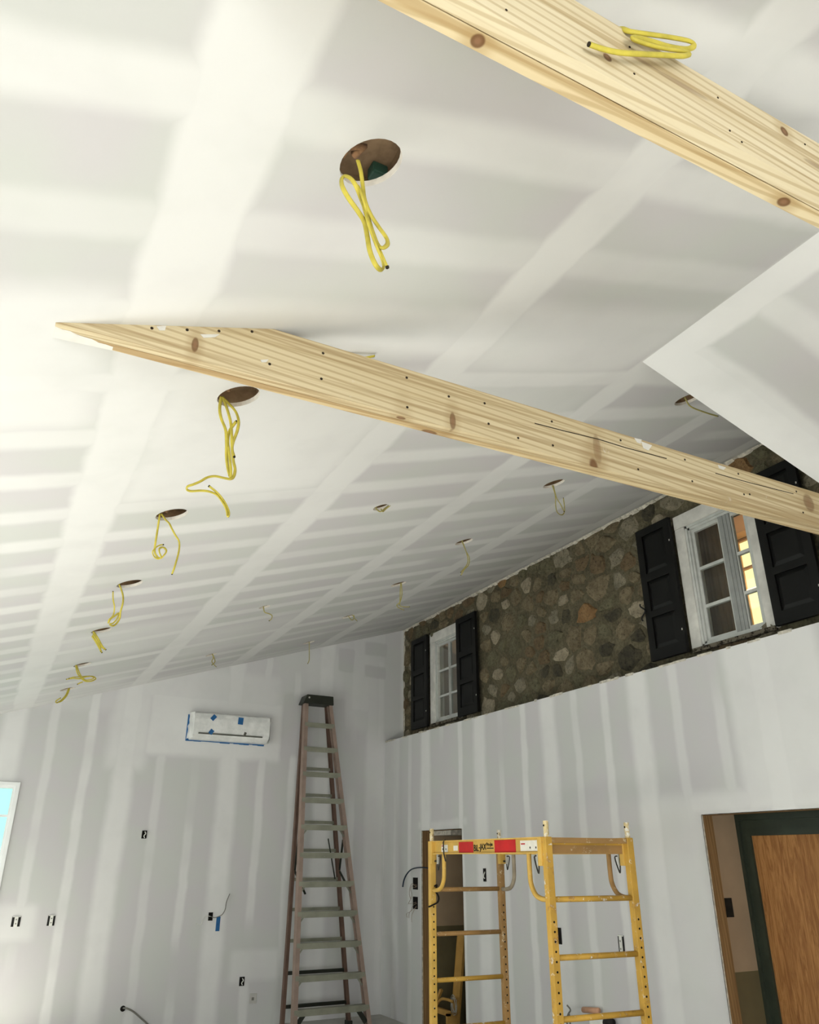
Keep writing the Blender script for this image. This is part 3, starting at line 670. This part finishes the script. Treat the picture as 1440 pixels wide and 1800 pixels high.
cable('thin cable curving out beside the sharp ceiling edge', 2.76, [[(965, 385), (972, 405), (990, 430), (1040, 450), (1083, 463)]], (720, 500), 2, .0058, .6, m_cab2)
cable('thin cable making a U below the pine beam, right row', 4.068, [[(1300, 350), (1325, 430), (1330, 520), (1345, 580), (1385, 600), (1405, 560), (1395, 460)], [(1310, 350), (1335, 450), (1370, 510), (1400, 570)]], (700, 780), 4.8, .0048, .6, m_cab2)
cable('thin cable with a hooked end above the stone wall middle', 5.376, [[(535, 815), (570, 900), (600, 960), (595, 1020), (560, 1060), (530, 1110)], [(540, 815), (580, 930), (585, 1010), (530, 1085)]], (700, 780), 4.8, .0048, .6, m_cab2)
cable('thin cable with two splayed ends above the far window', 6.688, [[(1195, 110), (1200, 200), (1185, 260), (1160, 290), (1180, 310), (1215, 325)], [(1190, 110), (1185, 240), (1185, 290), (1220, 300), (1260, 300)]], (440, 1000), 4.5, .0055, .6, m_cab2)
cable('small crumpled cable end in the fifth cut-out of the right row', 8.01, [[(770, 360), (785, 385), (800, 403), (815, 400), (822, 375), (805, 365)], [(815, 372), (825, 390), (845, 412)]], (440, 1000), 4.5, .0055, .6, m_cab2)
cable('straight thin cable hanging above the step ladder', 9.37, [[(467, 570), (467, 640), (467, 680), (466, 722), (455, 750)]], (440, 1000), 4.5, .0052, .6, m_cab2)
cable('crumpled cable tuft in the small cut-out below the beam', 4.186, [[(135, 135), (145, 165), (180, 190), (205, 185), (240, 155), (275, 130)], [(195, 160), (215, 190), (250, 160), (300, 120)]], (640, 870), 6.545, .0055, .6, m_cab2)
cable('wavy pale cable in the middle row of small cut-outs', 6.692, [[(105, 290), (108, 325), (118, 345), (150, 355), (172, 370), (168, 395), (150, 410)]], (440, 1000), 4.5, .0055, .6, m_cab2)
cable('short pale cable in the last small cut-out above the air conditioner', 8.813, [[(745, 295), (750, 312), (745, 325), (752, 336), (760, 344)], [(748, 300), (756, 325), (745, 338)]], (0, 1000), 2, .0055, .6, m_cab2)
# cable draped over the near beam
q0 = at(980+340/3.13, 160/3.13, 1, .784)
P = [Vector((q0.x-.06, .848, BZ1+.014)), Vector((q0.x-.025, .815, BZ1+.013)), Vector((q0.x, .784, BZ1+.010))]
for q in [(400, 174, .765), (500, 188, .755), (620, 205, .752), (725, 226, .750), (752, 250, .749), (715, 270, .750), (620, 258, .752), (500, 222, .754), (430, 208, .756), (418, 216, .752), (480, 240, .748), (580, 266, .746), (690, 282, .744), (724, 296, .742), (690, 308, .741), (600, 304, .742), (480, 298, .744), (350, 290, .748), (260, 272, .752), (178, 245, .756)]:
    P.append(at(980+q[0]/3.13, q[1]/3.13, 1, q[2]))
m = MB(); SP = smoothpath(P, 7); m.tube(SP, .0072, 8, .62, (0, -1, .3))
o = m.build('electrical_cable', m_cab, None, True, base=min(m.v, key=lambda v: v.z)); tag(o, 'bright yellow cable folded over the near pine beam', 'cable', 'yellow cables hanging from the light cut-outs')
MB().tube([SP[-1], SP[-1]+(SP[-1]-SP[-2]).normalized()*.004], .005, 6).build('cut_end', m_tip, o)
m = MB(); a = at(630, 630, 1, 2.30); b = at(658, 626, 1, 2.30); SP = smoothpath([Vector((a.x-.10, 2.36, zc(a.x-.1)-.002)), a-Vector((.05, 0, .0)), a, b], 6); m.tube(SP, .0065, 8, .6)
o = m.build('electrical_cable', m_cab, None, True, base=SP[-1]); tag(o, 'stub of yellow cable peeking over the middle pine beam', 'cable', 'yellow cables hanging from the light cut-outs')

# ------------------------------------------------------------------ air conditioner under plastic film
ax0, ax1, az0, az1 = 2.105, 3.125, 1.325+H, 1.655+H
t = thing('air_conditioner', 'white wall air conditioner wrapped in film with blue tape', 'air conditioner', ((ax0+ax1)/2, YB, az0))
k = NT('plastic_film'); n = k.noise(7, 5, rough=.65); m_film = k.fin(k.mix(k.ss(n, .35, .7), (.70, .71, .68), (.86, .86, .83)), .28, n, .5)
prof = [(YB-.001, az1-.01), (YB-.12, az1), (YB-.185, az1-.02), (YB-.205, az1-.09), (YB-.205, az0+.10), (YB-.185, az0+.045), (YB-.10, az0+.005), (YB-.001, az0)]
MB().prism(prof, 0, ax0+.02, ax1-.02).build('wrapped_body', m_film, t, bevel=.012)
rr = random.Random(2)                       # crumpled film at both ends
for xe, s in ((ax0+.02, -1), (ax1-.02, 1)):
    m = MB(); V = []
    for i in range(9):
        q = i/8; z = az0+.01+(az1-az0-.02)*q
        for j in range(4): V.append((xe+s*(.006+.02*rr.random())-(.02*s if j == 3 else 0), YB-.004-.062*j, z))
    m.add(V, [(i*4+j, i*4+j+1, i*4+j+5, i*4+j+4) for i in range(8) for j in range(3)])
    m.build('film_edge', m_film, t, True)
m_blue = plain('blue_tape', (42, 98, 150), .6, .12, 20)
m = MB(); m.box((ax0-.012, YB-.006, az0-.01), (ax0+.018, YB-.001, az1-.02)); m.build('tape', m_blue, t)
m = MB(); x = ax0-.01
while x < ax1-.05:
    L = rr.uniform(.06, .16); m.box((x, YB-.012-rr.random()*.004, az0-.012+rr.uniform(-.006, .006)), (min(x+L, ax1-.03), YB-.001, az0+.016+rr.uniform(-.006, .006))); x += L*.9
m.build('tape', m_blue, t)
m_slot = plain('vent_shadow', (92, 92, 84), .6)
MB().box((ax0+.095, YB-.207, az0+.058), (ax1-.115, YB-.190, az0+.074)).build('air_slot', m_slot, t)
for px, py, w, h, a in ((375.7, 1261.4, .05, .07, .7), (423.3, 1267.6, .066, .085, .05), (371.5, 1286.4, .05, .06, .6), (431, 1290, .03, .04, .3)):
    p = at(px, py, 1, YB-.207); R_ = Matrix.Rotation(a, 3, 'Y'); V = [p+R_ @ Vector((sx*w/2, yy, sz*h/2)) for yy in (0, -.002) for sx, sz in ((-1,-1),(1,-1),(1,1),(-1,1))]
    MB().add(V, [(0,1,2,3),(4,7,6,5),(0,4,5,1),(1,5,6,2),(2,6,7,3),(3,7,4,0)]).build('tape_square' if w > .04 else 'sensor', m_blue if w > .04 else m_slot, t)

# ------------------------------------------------------------------ step ladder
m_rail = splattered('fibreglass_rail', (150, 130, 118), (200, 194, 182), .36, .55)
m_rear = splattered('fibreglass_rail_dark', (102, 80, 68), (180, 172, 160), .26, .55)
m_step = splattered('aluminium_step', (142, 142, 126), (222, 220, 208), .34, .45, metal=.3)
m_cap = splattered('ladder_cap', (44, 46, 38), (150, 150, 140), .27, .5)
lad = thing('step_ladder', 'tall fibreglass step ladder leaning against the end wall', 'ladder', (3.82, 9.4, 0))
def fr(z): return 9.2+.171*z
def rr_(z): return 9.6+.092*z
def railp(pts, fn, z):                      # x of a rail at height z, straight between two measured points
    (xa, za), (xb, zb) = pts; return xa+(xb-xa)*(z-za)/(zb-za)
FLp = ((3.556, 1.852+H), (3.405, -1.70+H)); FRp = ((3.885, 1.881+H), (4.275, -1.70+H))
RLp = ((3.572, 1.85+H), (3.412, -1.70+H)); RRp = ((3.893, 1.85+H), (4.205, -1.70+H))
ZTOP = 1.87+H
def chan(name, pts, fn, w, d, side, mat):
    a = Vector((railp(pts, fn, 0.012), fn(0.012), .012)); b = Vector((railp(pts, fn, ZTOP), fn(ZTOP), ZTOP)); m = MB()
    yv = Vector((0, 1, 0)); xv = Vector((side, 0, 0))
    m.bar(a+xv*(w/2), b+xv*(w/2), .008, d, yv)          # web
    m.bar(a-yv*(d/2-.004), b-yv*(d/2-.004), w, .008, yv)
    m.bar(a+yv*(d/2-.004), b+yv*(d/2-.004), w, .008, yv)
    return m.build(name, mat, lad)
chan('front_rail', FLp, fr, .045, .085, -1, m_rail); chan('front_rail', FRp, fr, .045, .085, 1, m_rail)
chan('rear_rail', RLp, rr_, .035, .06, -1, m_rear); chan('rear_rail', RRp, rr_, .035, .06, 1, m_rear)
zs = [.25+.3098*i for i in range(11)]
for i, z in enumerate(zs):
    xa, xb, y = railp(FLp, fr, z)-.02, railp(FRp, fr, z)+.02, fr(z)
    m = MB(); m.box((xa, y-.05, z), (xb, y+.04, z+.004)); m.box((xa, y-.05, z-.058), (xb, y-.046, z)); m.box((xa, y+.036, z-.03), (xb, y+.04, z))
    m.build('step', m_step, lad)
    if i < 5 or i in (6,):
        for xs, s in ((xa, 1), (xb, -1)):
            L = .085 if i else .12
            MB().bar((xs+s*(.02+L), y-.02, z-.02), (xs+s*.022, y-.02, z-.02-L*1.25), .018 if i else .05, .006 if i else .012, (0, 1, 0)).build('step_brace', m_step if i else m_cap, lad)
    else:
        for xs, s in ((xa, 1), (xb, -1)): MB().bar((xs+s*.06, y-.03, z-.03), (xs+s*.02, y-.03, z-.075), .012, .005, (0, 1, 0)).build('step_brace', m_step, lad)
for i, z in enumerate([H+(q-H)*1.035+.03 for q in zs[:9]]):   # braces of the rear frame
    xa, xb, y = railp(RLp, rr_, z), railp(RRp, rr_, z), rr_(z)
    MB().box((xa, y-.012, z-.018), (xb, y+.012, z+.018)).build('rear_bar', m_cap if i < 2 else m_step, lad)
cm = MB().prism([(3.50, ZTOP-.02), (3.925, ZTOP-.02), (3.915, ZTOP+.095), (3.545, ZTOP+.095)], 1, fr(ZTOP)-.075, rr_(ZTOP)+.03)
cm.build('top_cap', m_cap, lad, bevel=.008)
p = at(544, 1226, 1, fr(ZTOP)-.077); MB().disc(p, (0, -1, 0), .012, .003, 10).build('cap_hole', m_hinge, lad)
for sx in (3.47, 4.05):                     # folded spreaders
    MB().bar((sx, fr(1.95)+.04, 1.95), (sx+.03, rr_(1.6)-.02, 1.60), .012, .022, (1, 0, 0)).build('spreader', m_cap, lad)
    MB().bar((sx+.03, rr_(1.6)-.02, 1.60), (sx+.09, fr(1.4)+.05, 1.36), .012, .022, (1, 0, 0)).build('spreader', m_cap, lad)
MB().bar(at(577, 1474, 1, 9.7), at(589, 1545, 1, 9.7), .012, .012, (0, 1, 0)).build('spreader', m_cap, lad)
for pts, fn in ((FLp, fr), (FRp, fr), (RLp, rr_), (RRp, rr_)):
    x = railp(pts, fn, .02); MB().box((x-.03, fn(.02)-.05, 0.0), (x+.03, fn(.02)+.05, .05)).build('foot', m_cap, lad, bevel=.006)

# ------------------------------------------------------------------ rolling scaffold
m_yel = splattered('scaffold_yellow', (196, 154, 66), (222, 216, 202), .41, .55, second=(150, 108, 56), sc=22)
m_yelp = splattered('scaffold_yellow_clean', (208, 168, 82), (222, 218, 206), .35, .45)
m_paint = splattered('paint_crusted', (208, 188, 140), (226, 222, 210), .50, .6, second=(150, 120, 80))
m_rust = splattered('scaffold_brown', (158, 122, 74), (200, 182, 150), .40, .6)
m_hole = plain('hole_black', (20, 16, 12), .9)
m_steel = plain('steel_pin', (58, 56, 52), .4, .2, 20, .6)
SCX, SCY = 3.55, 5.085; SA = -math.radians(3.84); SWD, SLN = .625, 1.69
sca = thing('scaffold', 'yellow paint-spattered rolling scaffold frame in front of the doorway', 'scaffold', (SCX, SCY, 0), None, SA)
hx, hy = SWD/2, SLN/2
ZS = dict(stub=1.965, rt=1.872, rb=1.775, br=1.705); RUNG = [1.52, 1.21, .90, .59, .28]
POST = {(-1, 1): m_yelp, (1, 1): m_rust, (-1, -1): m_yel, (1, -1): m_yel}
for (sx, sy), mt in POST.items():
    x, y = sx*hx, sy*hy; q = .024
    po = MB().box((x-q, y-q, .13), (x+q, y+q, ZS['rt'])).build('post', mt, sca, bevel=.004)
    MB().tube([(x, y, ZS['rt']-.01), (x, y, ZS['stub'])], .017, 10).build('coupling_pin', m_paint, sca)
    MB().disc((x-.0165, y-.003, ZS['stub']-.028), (-1, 0, 0), .006, .003, 8).build('pin_hole', m_hole, sca)
    m = MB(); z = 1.40
    while z > .2:
        m.disc((x, y-q, z), (0, -1, 0), .0065, .0012, 8); z -= .052
    o = m.build('adjustment_holes', m_hole, sca); o['kind'] = 'stuff'
    # sliding sleeve that carries the side rail
    MB().box((x-.034, y-sy*.02, ZS['br']), (x+.034, y-sy*.062, ZS['rt'])).build('sleeve', m_yelp, sca, bevel=.003)
    # spring pin
    MB().tube([(x, y-sy*.062, ZS['br']+.02), (x, y-sy*.10, ZS['br']+.02)], .008, 8).build('spring_pin', m_steel, sca)
    yy = y-sy*.11
    MB().tube(smoothpath([(x, yy, ZS['br']+.055), (x, yy-sy*.045, ZS['br']+.05), (x, yy-sy*.012, ZS['br']-.035), (x, yy, ZS['br']-.03), (x, yy+sy*.006, ZS['br']+.05)], 4), .0045, 6).build('pin_handle', m_steel, sca, True)
    MB().box((x-.008, yy-.006, ZS['br']+.0), (x+.008, yy+.006, ZS['rb'])).build('pin_plate', m_hinge, sca)
    # curved brace from the rail down to the post
    mt2 = {(-1, 1): m_yelp, (1, 1): plain('grey_tube', (150, 138, 118), .6, .2, 12), (-1, -1): m_yelp, (1, -1): m_rust}[(sx, sy)]
    P = [(x, y-sy*.22, ZS['rb']+.01), (x, y-sy*.22, ZS['rb']-.11), (x, y-sy*.21, ZS['rb']-.18), (x, y-sy*.165, ZS['rb']-.235), (x, y-sy*.10, ZS['rb']-.255), (x, y-sy*.02, ZS['rb']-.257)]
    MB().tube(smoothpath(P, 5), .0155, 10).build('curved_brace', mt2, sca, True)
    # caster
    MB().tube([(x-.02, y, .062), (x+.02, y, .062)], .06, 16).build('caster', m_hole, sca, True)
    MB().box((x-.03, y-.02, .06), (x+.03, y+.02, .135)).build('caster_fork', m_steel, sca)
for sy, mt in ((1, m_rust), (-1, m_yel)):
    for z in RUNG: MB().tube([(-hx+.02, sy*hy, z), (hx-.02, sy*hy, z)], .0165, 10).build('rung', mt if sy > 0 and z > 1 else m_yel, sca, True)
    MB().box((-hx+.02, sy*hy-.02, ZS['rt']-.035), (hx-.02, sy*hy+.02, ZS['rt']-.004)).build('end_bar', m_rust, sca)
for sx in (-1, 1):
    x = sx*hx; a, b = -hy+.05, hy-.05
    m = MB(); m.box((x-.004, a, ZS['rb']), (x+.004, b, ZS['rt'])); m.box((x-.024, a, ZS['rt']-.008), (x+.024, b, ZS['rt'])); m.box((x-.024, a, ZS['rb']), (x+.024, b, ZS['rb']+.008))
    rail = m.build('side_rail', m_yelp, sca)
    if sx < 0: RAIL = rail
MB().box((-hx+.02, -hy+.026, ZS['rb']+.0), (hx-.02, -hy+.03, ZS['rb']+.05)).build('deck_channel', m_rust, sca)
MB().box((-hx+.02, -hy+.03, ZS['rb']+.05), (hx-.02, -hy+.07, ZS['rb']+.066)).build('deck_channel', m_yel, sca)
# labels on the near side rail
m_lab = plain('white_label', (226, 222, 210), .5, .06, 30); m_red = splattered('red_patch', (190, 34, 34), (224, 150, 120), .30, .6); m_ink = plain('black_print', (24, 20, 16), .6)
xo = -hx-.005
def strip(name, y0, y1, z0, z1, mat, d=.0012, par=None): return MB().box((xo, y0, z0), (xo-d, y1, z1)).build(name, mat, par or RAIL)
zl, zh = ZS['rb']+.016, ZS['rt']-.018
strip('warning_label', hy-.30, hy-.19, zl, zh-.012, m_lab); strip('warning_label', hy-.47, hy-.40, zl+.008, zh-.02, m_lab); strip('warning_label', -hy+.09, -hy+.31, zl, zh, m_lab)
strip('red_mark', hy-.72, hy-.49, zl-.006, zh+.004, m_red); strip('red_mark', -hy+.37, -hy+.655, zl-.008, zh+.008, m_red)
for yy in (hy-.215, hy-.27, -hy+.12, -hy+.19): MB().disc((xo-.0012, yy, zl+.02), (-1, 0, 0), .007, .001, 8).build('label_print', m_ink, RAIL)
for (a, b) in ((hy-.235, hy-.195), (-hy+.25, -hy+.30)): MB().box((xo-.0012, a, zh-.024), (xo-.002, b, zh-.016)).build('label_print', m_red, RAIL)
def text(body, size, loc, mat, par, ext=.0006, weight=0.0):
    cu_ = bpy.data.curves.new('print', 'FONT'); cu_.body = body; cu_.size = size; cu_.extrude = ext; cu_.offset = weight
    ob = bpy.data.objects.new('tmp', cu_); COL.objects.link(ob); bpy.context.view_layer.update()
    me = bpy.data.meshes.new_from_object(ob.evaluated_get(bpy.context.evaluated_depsgraph_get())); bpy.data.objects.remove(ob)
    R_ = Matrix(((0, 0, -1, loc[0]), (-1, 0, 0, loc[1]), (0, 1, 0, loc[2]), (0, 0, 0, 1))); me.transform(R_)
    me.materials.clear(); me.materials.append(mat); o = bpy.data.objects.new('lettering', me); COL.objects.link(o); o.parent = par; o['label'] = 'black maker lettering'; return o
text('BiL', .060, (xo-.001, .118, zl+.004), m_ink, RAIL, weight=.0010); text('-JAX', .056, (xo-.001, .040, zl+.012), m_ink, RAIL, weight=.0010)
text('Pro-Jax', .031, (xo-.001, -.075, zl+.036), m_ink, RAIL, weight=.0006)
MB().box((xo, -.078, zl+.018), (xo-.0012, -.175, zl+.024)).build('label_print', m_ink, RAIL)
# black strap tied to the left post
sp = lambda px, py: (Matrix.Rotation(-SA, 3, 'Z') @ (at(px, py, 1, 5.9)-Vector((SCX, SCY, 0))))
P = [sp(764, 1558), sp(768, 1556), sp(766, 1566), sp(771, 1576), sp(770, 1585), sp(763, 1590), sp(754, 1594)]
MB().tube(smoothpath(P, 5), .010, 8, .6).build('strap', m_hole, sca, True)
MB().tube([(-hx-.012, hy-.275, ZS['rt']+.004), (-hx-.030, hy-.275, ZS['rt']-.01), (-hx-.030, hy-.28, ZS['rb']+.002), (-hx-.015, hy-.28, ZS['rb']-.05)], .006, 6).build('tie_wire', m_steel, sca)

# ------------------------------------------------------------------ things in the far doorway
m_old = splattered('old_yellow_wood', (176, 136, 72), (206, 184, 136), .28, .7)
p0, p1 = at(812, 1640, 0, 5.17), at(800, 1800, 0, 5.13)
d = (p1-p0)/(p0.z-p1.z); foot = p0+d*(p0.z-.012)
t = MB().bar(p0, foot, .030, .15, (0, 1, 0)).build('leaning_plank', m_old, None, base=(foot.x, foot.y, 0)); tag(t, 'yellow plank leaning inside the narrow doorway', 'plank')
t = thing('scaffold_end_frame', 'spare yellow tube frame standing low in the narrow doorway', 'scaffold frame', (5.0, 8.78, 0))
P = [at(762, 1800, 0, 4.98), at(766, 1772, 0, 4.98), at(775, 1757, 0, 4.98), at(786, 1757, 0, 4.98), at(796, 1761, 0, 4.98)]
P = [Vector((P[0].x, P[0].y, .0))]+P
MB().tube(smoothpath(P, 5), .015, 8).build('bent_tube', m_old, t, True)
a, b = at(746, 1792, 0, 4.96), at(770, 1797, 0, 4.96)
MB().bar((4.96, 8.96, .20), (4.96, 8.60, .20), .04, .05).build('foot_rail', m_old, t)
MB().bar((4.96, 8.93, .22), (4.98, 8.80, .40), .03, .03).build('diagonal_tube', m_old, t)
for yy in (8.94, 8.62): MB().box((4.94, yy-.02, 0), (4.98, yy+.02, .2)).build('leg', m_old, t)
P = []
for i in range(40): P.append(Vector((5.08+.014*math.sin(i), 8.70+.045*math.sin(i*1.1), .26+.08*math.cos(i*1.1)+.02*math.sin(i*.35))))
tag(MB().tube(smoothpath(P, 3), .0022, 5).build('wire_coil', m_hinge, None, True, base=(5.08, 8.70, .16)), 'small tangle of shiny wire in the narrow doorway', 'wire')

# ------------------------------------------------------------------ wiring on the walls
m_box = plain('box_black', (26, 24, 22), .7); m_wht = plain('device_white', (222, 222, 214), .4, .05, 20); m_wire = plain('bare_wire', (150, 132, 112), .6); m_gwire = plain('grey_cable', (120, 118, 110), .6)
def wbox(px, py, wall, w, h, label, inner_=True, device=False):
    if wall == 'b': p = at(px, py, 1, YB); U = Vector((1, 0, 0)); N = Vector((0, -1, 0))
    else: p = at(px, py, 0, XW); U = Vector((0, -1, 0)); N = Vector((-1, 0, 0))
    Zv = Vector((0, 0, 1)); t = thing('electrical_box', label, 'electrical box', p-Zv*(h/2), 'wiring boxes on the drywall')
    def bx(c, a, b, d0, d1):
        A = p+U*(c[0]-a/2)+Zv*(c[1]-b/2)+N*d0; B = p+U*(c[0]+a/2)+Zv*(c[1]+b/2)+N*d1; return A, B
    if not device:
        m = MB(); e = .006
        m.box(*bx((0, h/2-e/2), w, e, .0005, .010)); m.box(*bx((0, -h/2+e/2), w, e, .0005, .010)); m.box(*bx((w/2-e/2, 0), e, h-2*e, .0005, .010)); m.box(*bx((-w/2+e/2, 0), e, h-2*e, .0005, .010))
        m.build('rim', m_box, t); MB().box(*bx((0, 0), w-2*e, h-2*e, .0005, .002)).build('back', m_hole, t)
        if inner_:
            MB().tube(smoothpath([p+N*.002+U*.004+Zv*.03, p+N*.02+U*.012+Zv*.01, p+N*.018-U*.004-Zv*.015, p+N*.012+U*.008-Zv*.035], 5), .006, 6).build('wire_end', m_wht, t, True)
    else:
        MB().box(*bx((0, 0), w, h, .0005, .003)).build('back', m_box, t)
        MB().box(*bx((0, 0), w*.42, h*1.02, .0005, .012)).build('receptacle', m_wht, t, bevel=.002)
        MB().box(*bx((0, h*.47), w*.9, h*.06, .003, .008)).build('strap', m_wht, t)
        for s in (.2, -.2): MB().box(*bx((0, s*h), w*.16, h*.10, .012, .0128)).build('slots', m_gwire, t)
    return t
wbox(28, 1620, 'b', .085, .095, 'white receptacle with dark gaps, leftmost on the end wall', device=True)
wbox(90, 1618, 'b', .075, .10, 'white receptacle in a black box, second from left on the end wall', device=True)
wbox(253.5, 1467, 'b', .055, .085, 'black wiring box with a white wire, high on the end wall left of the ladder')
wbox(370, 1611, 'b', .05, .085, 'black wiring box with loose cable above the blue tape', False)
wbox(425, 1725, 'b', .058, .09, 'black wiring box low on the end wall left of the ladder')
p = at(445, 1755, 1, YB)
t = thing('wall_plate', 'small grey plate low on the end wall beside the ladder', 'wall plate', (p.x, YB, p.z-.05))
MB().box((p.x-.042, YB-.006, p.z-.05), (p.x+.042, YB-.0005, p.z+.05)).build('plate', plain('plate_grey', (188, 186, 180), .5), t, bevel=.002)
MB().box((p.x-.02, YB-.008, p.z-.018), (p.x+.008, YB-.006, p.z+.012)).build('opening', m_gwire, t)
def wire(label, pts, r, mat, cat='cable', ax=1, val=None, flat=.7, lift=.012):
    P = [at(px, py, ax, (YB if ax == 1 else XW)-lift*(1 if i else .2)) for i, (px, py) in enumerate(pts)]
    m = MB(); m.tube(smoothpath(P, 6), r, 7, flat); o = m.build('loose_wire', mat, None, True, base=P[0]); return tag(o, label, cat)
wire('grey cable bending up to the right out of a wall box', [(371, 1611), (378, 1613), (390, 1608), (396, 1598), (398, 1586), (404, 1571)], .006, m_gwire)
wire('short white cable bending left out of the same wall box', [(370, 1611), (362, 1610), (357, 1616), (353, 1625), (345, 1624)], .006, m_wht)
p = at(383, 1624, 1, YB); tag(MB().box((p.x-.022, YB-.004, p.z-.075), (p.x+.024, YB-.0005, p.z+.075)).build('tape_strip', m_blue, None, base=(p.x, YB, p.z-.075)), 'strip of blue tape under a wall box', 'tape')
wire('grey conduit curving out low on the left of the end wall', [(217, 1772), (224, 1773), (234, 1778), (246, 1788), (262, 1803), (270, 1815)], .013, m_gwire, lift=.05)
p = at(216, 1773, 1, YB); tag(MB().disc((p.x, YB-.0005, p.z), (0, -1, 0), .028, .002, 16).build('conduit_hole', m_hole, None, base=(p.x, YB, p.z)), 'dark round hole where the grey conduit leaves the end wall', 'hole')
wbox(731, 1553, 'r', .11, .13, 'upper black wiring box beside the narrow doorway', False)
wbox(731, 1587, 'r', .11, .13, 'lower black wiring box beside the narrow doorway', False)
wbox(853, 1538, 'r', .045, .125, 'slim black box on the wall between the scaffold posts')
wbox(984, 1645, 'r', .06, .13, 'black box half behind the near scaffold post', False)
wbox(1093, 1661, 'r', .07, .14, 'white receptacle with black edges near the right scaffold post', device=True)
rw = random.Random(5)
for i, (pts, nm) in enumerate((([(733, 1556), (726, 1556), (722, 1563), (724, 1575), (718, 1588)], 'longest'), ([(732, 1560), (725, 1553), (721, 1560), (720, 1572), (722, 1580)], 'middle'), ([(733, 1558), (728, 1560), (724, 1558)], 'shortest'))):
    wire('%s thin bare wire from the upper box beside the doorway' % nm, pts, .003, m_wire, 'wire', 0, lift=.02+.025*i)
for i, (pts, nm) in enumerate((([(733, 1588), (726, 1592), (722, 1602), (715, 1606), (716, 1613)], 'leftmost'), ([(732, 1592), (728, 1600), (724, 1610), (724, 1621)], 'longest'), ([(732, 1586), (724, 1588), (717, 1589)], 'straight'), ([(733, 1594), (727, 1598), (720, 1604), (719, 1614)], 'bent'))):
    wire('%s thin bare wire from the lower box beside the doorway' % nm, pts, .003, m_wire, 'wire', 0, lift=.03+.01*i)
wire('dark blue cable arching left from the narrow doorway', [(754, 1526), (738, 1525), (724, 1528), (715, 1537), (710, 1548), (708, 1559)], .010, plain('blue_black_cable', (38, 50, 66), .5), ax=0, lift=.05)
# fittings at the foot of the right wall, behind the near scaffold end
p = at(1060, 1793, 0, XW)
t = thing('valve_box', 'white plumbing fitting low on the wall behind the scaffold', 'plumbing', (XW, p.y, p.z-.08))
MB().box((XW-.09, p.y-.09, p.z-.08), (XW-.001, p.y+.07, p.z+.04)).build('body', m_wht, t, bevel=.012)
MB().tube([(XW-.05, p.y-.08, p.z-.0), (XW-.05, p.y-.18, p.z+.01)], .03, 12).build('black_cap', m_box, t, True)
MB().tube([(XW-.05, p.y+.18, p.z+.05), (XW-.05, p.y-.02, p.z+.07)], .022, 10).build('pipe', plain('copper', (196, 150, 120), .45), t, True)
a = at(1007, 1800, 0, XW); 
wire('grey wire loop rising behind the near scaffold post', [(1000, 1805), (996, 1795), (999, 1783), (1003, 1775), (997, 1767)], .007, m_gwire, 'wire', 0, lift=.05)
wire('second grey wire standing behind the near scaffold post', [(1004, 1808), (1002, 1795), (1000, 1782), (1003, 1790)], .007, m_gwire, 'wire', 0, lift=.07)
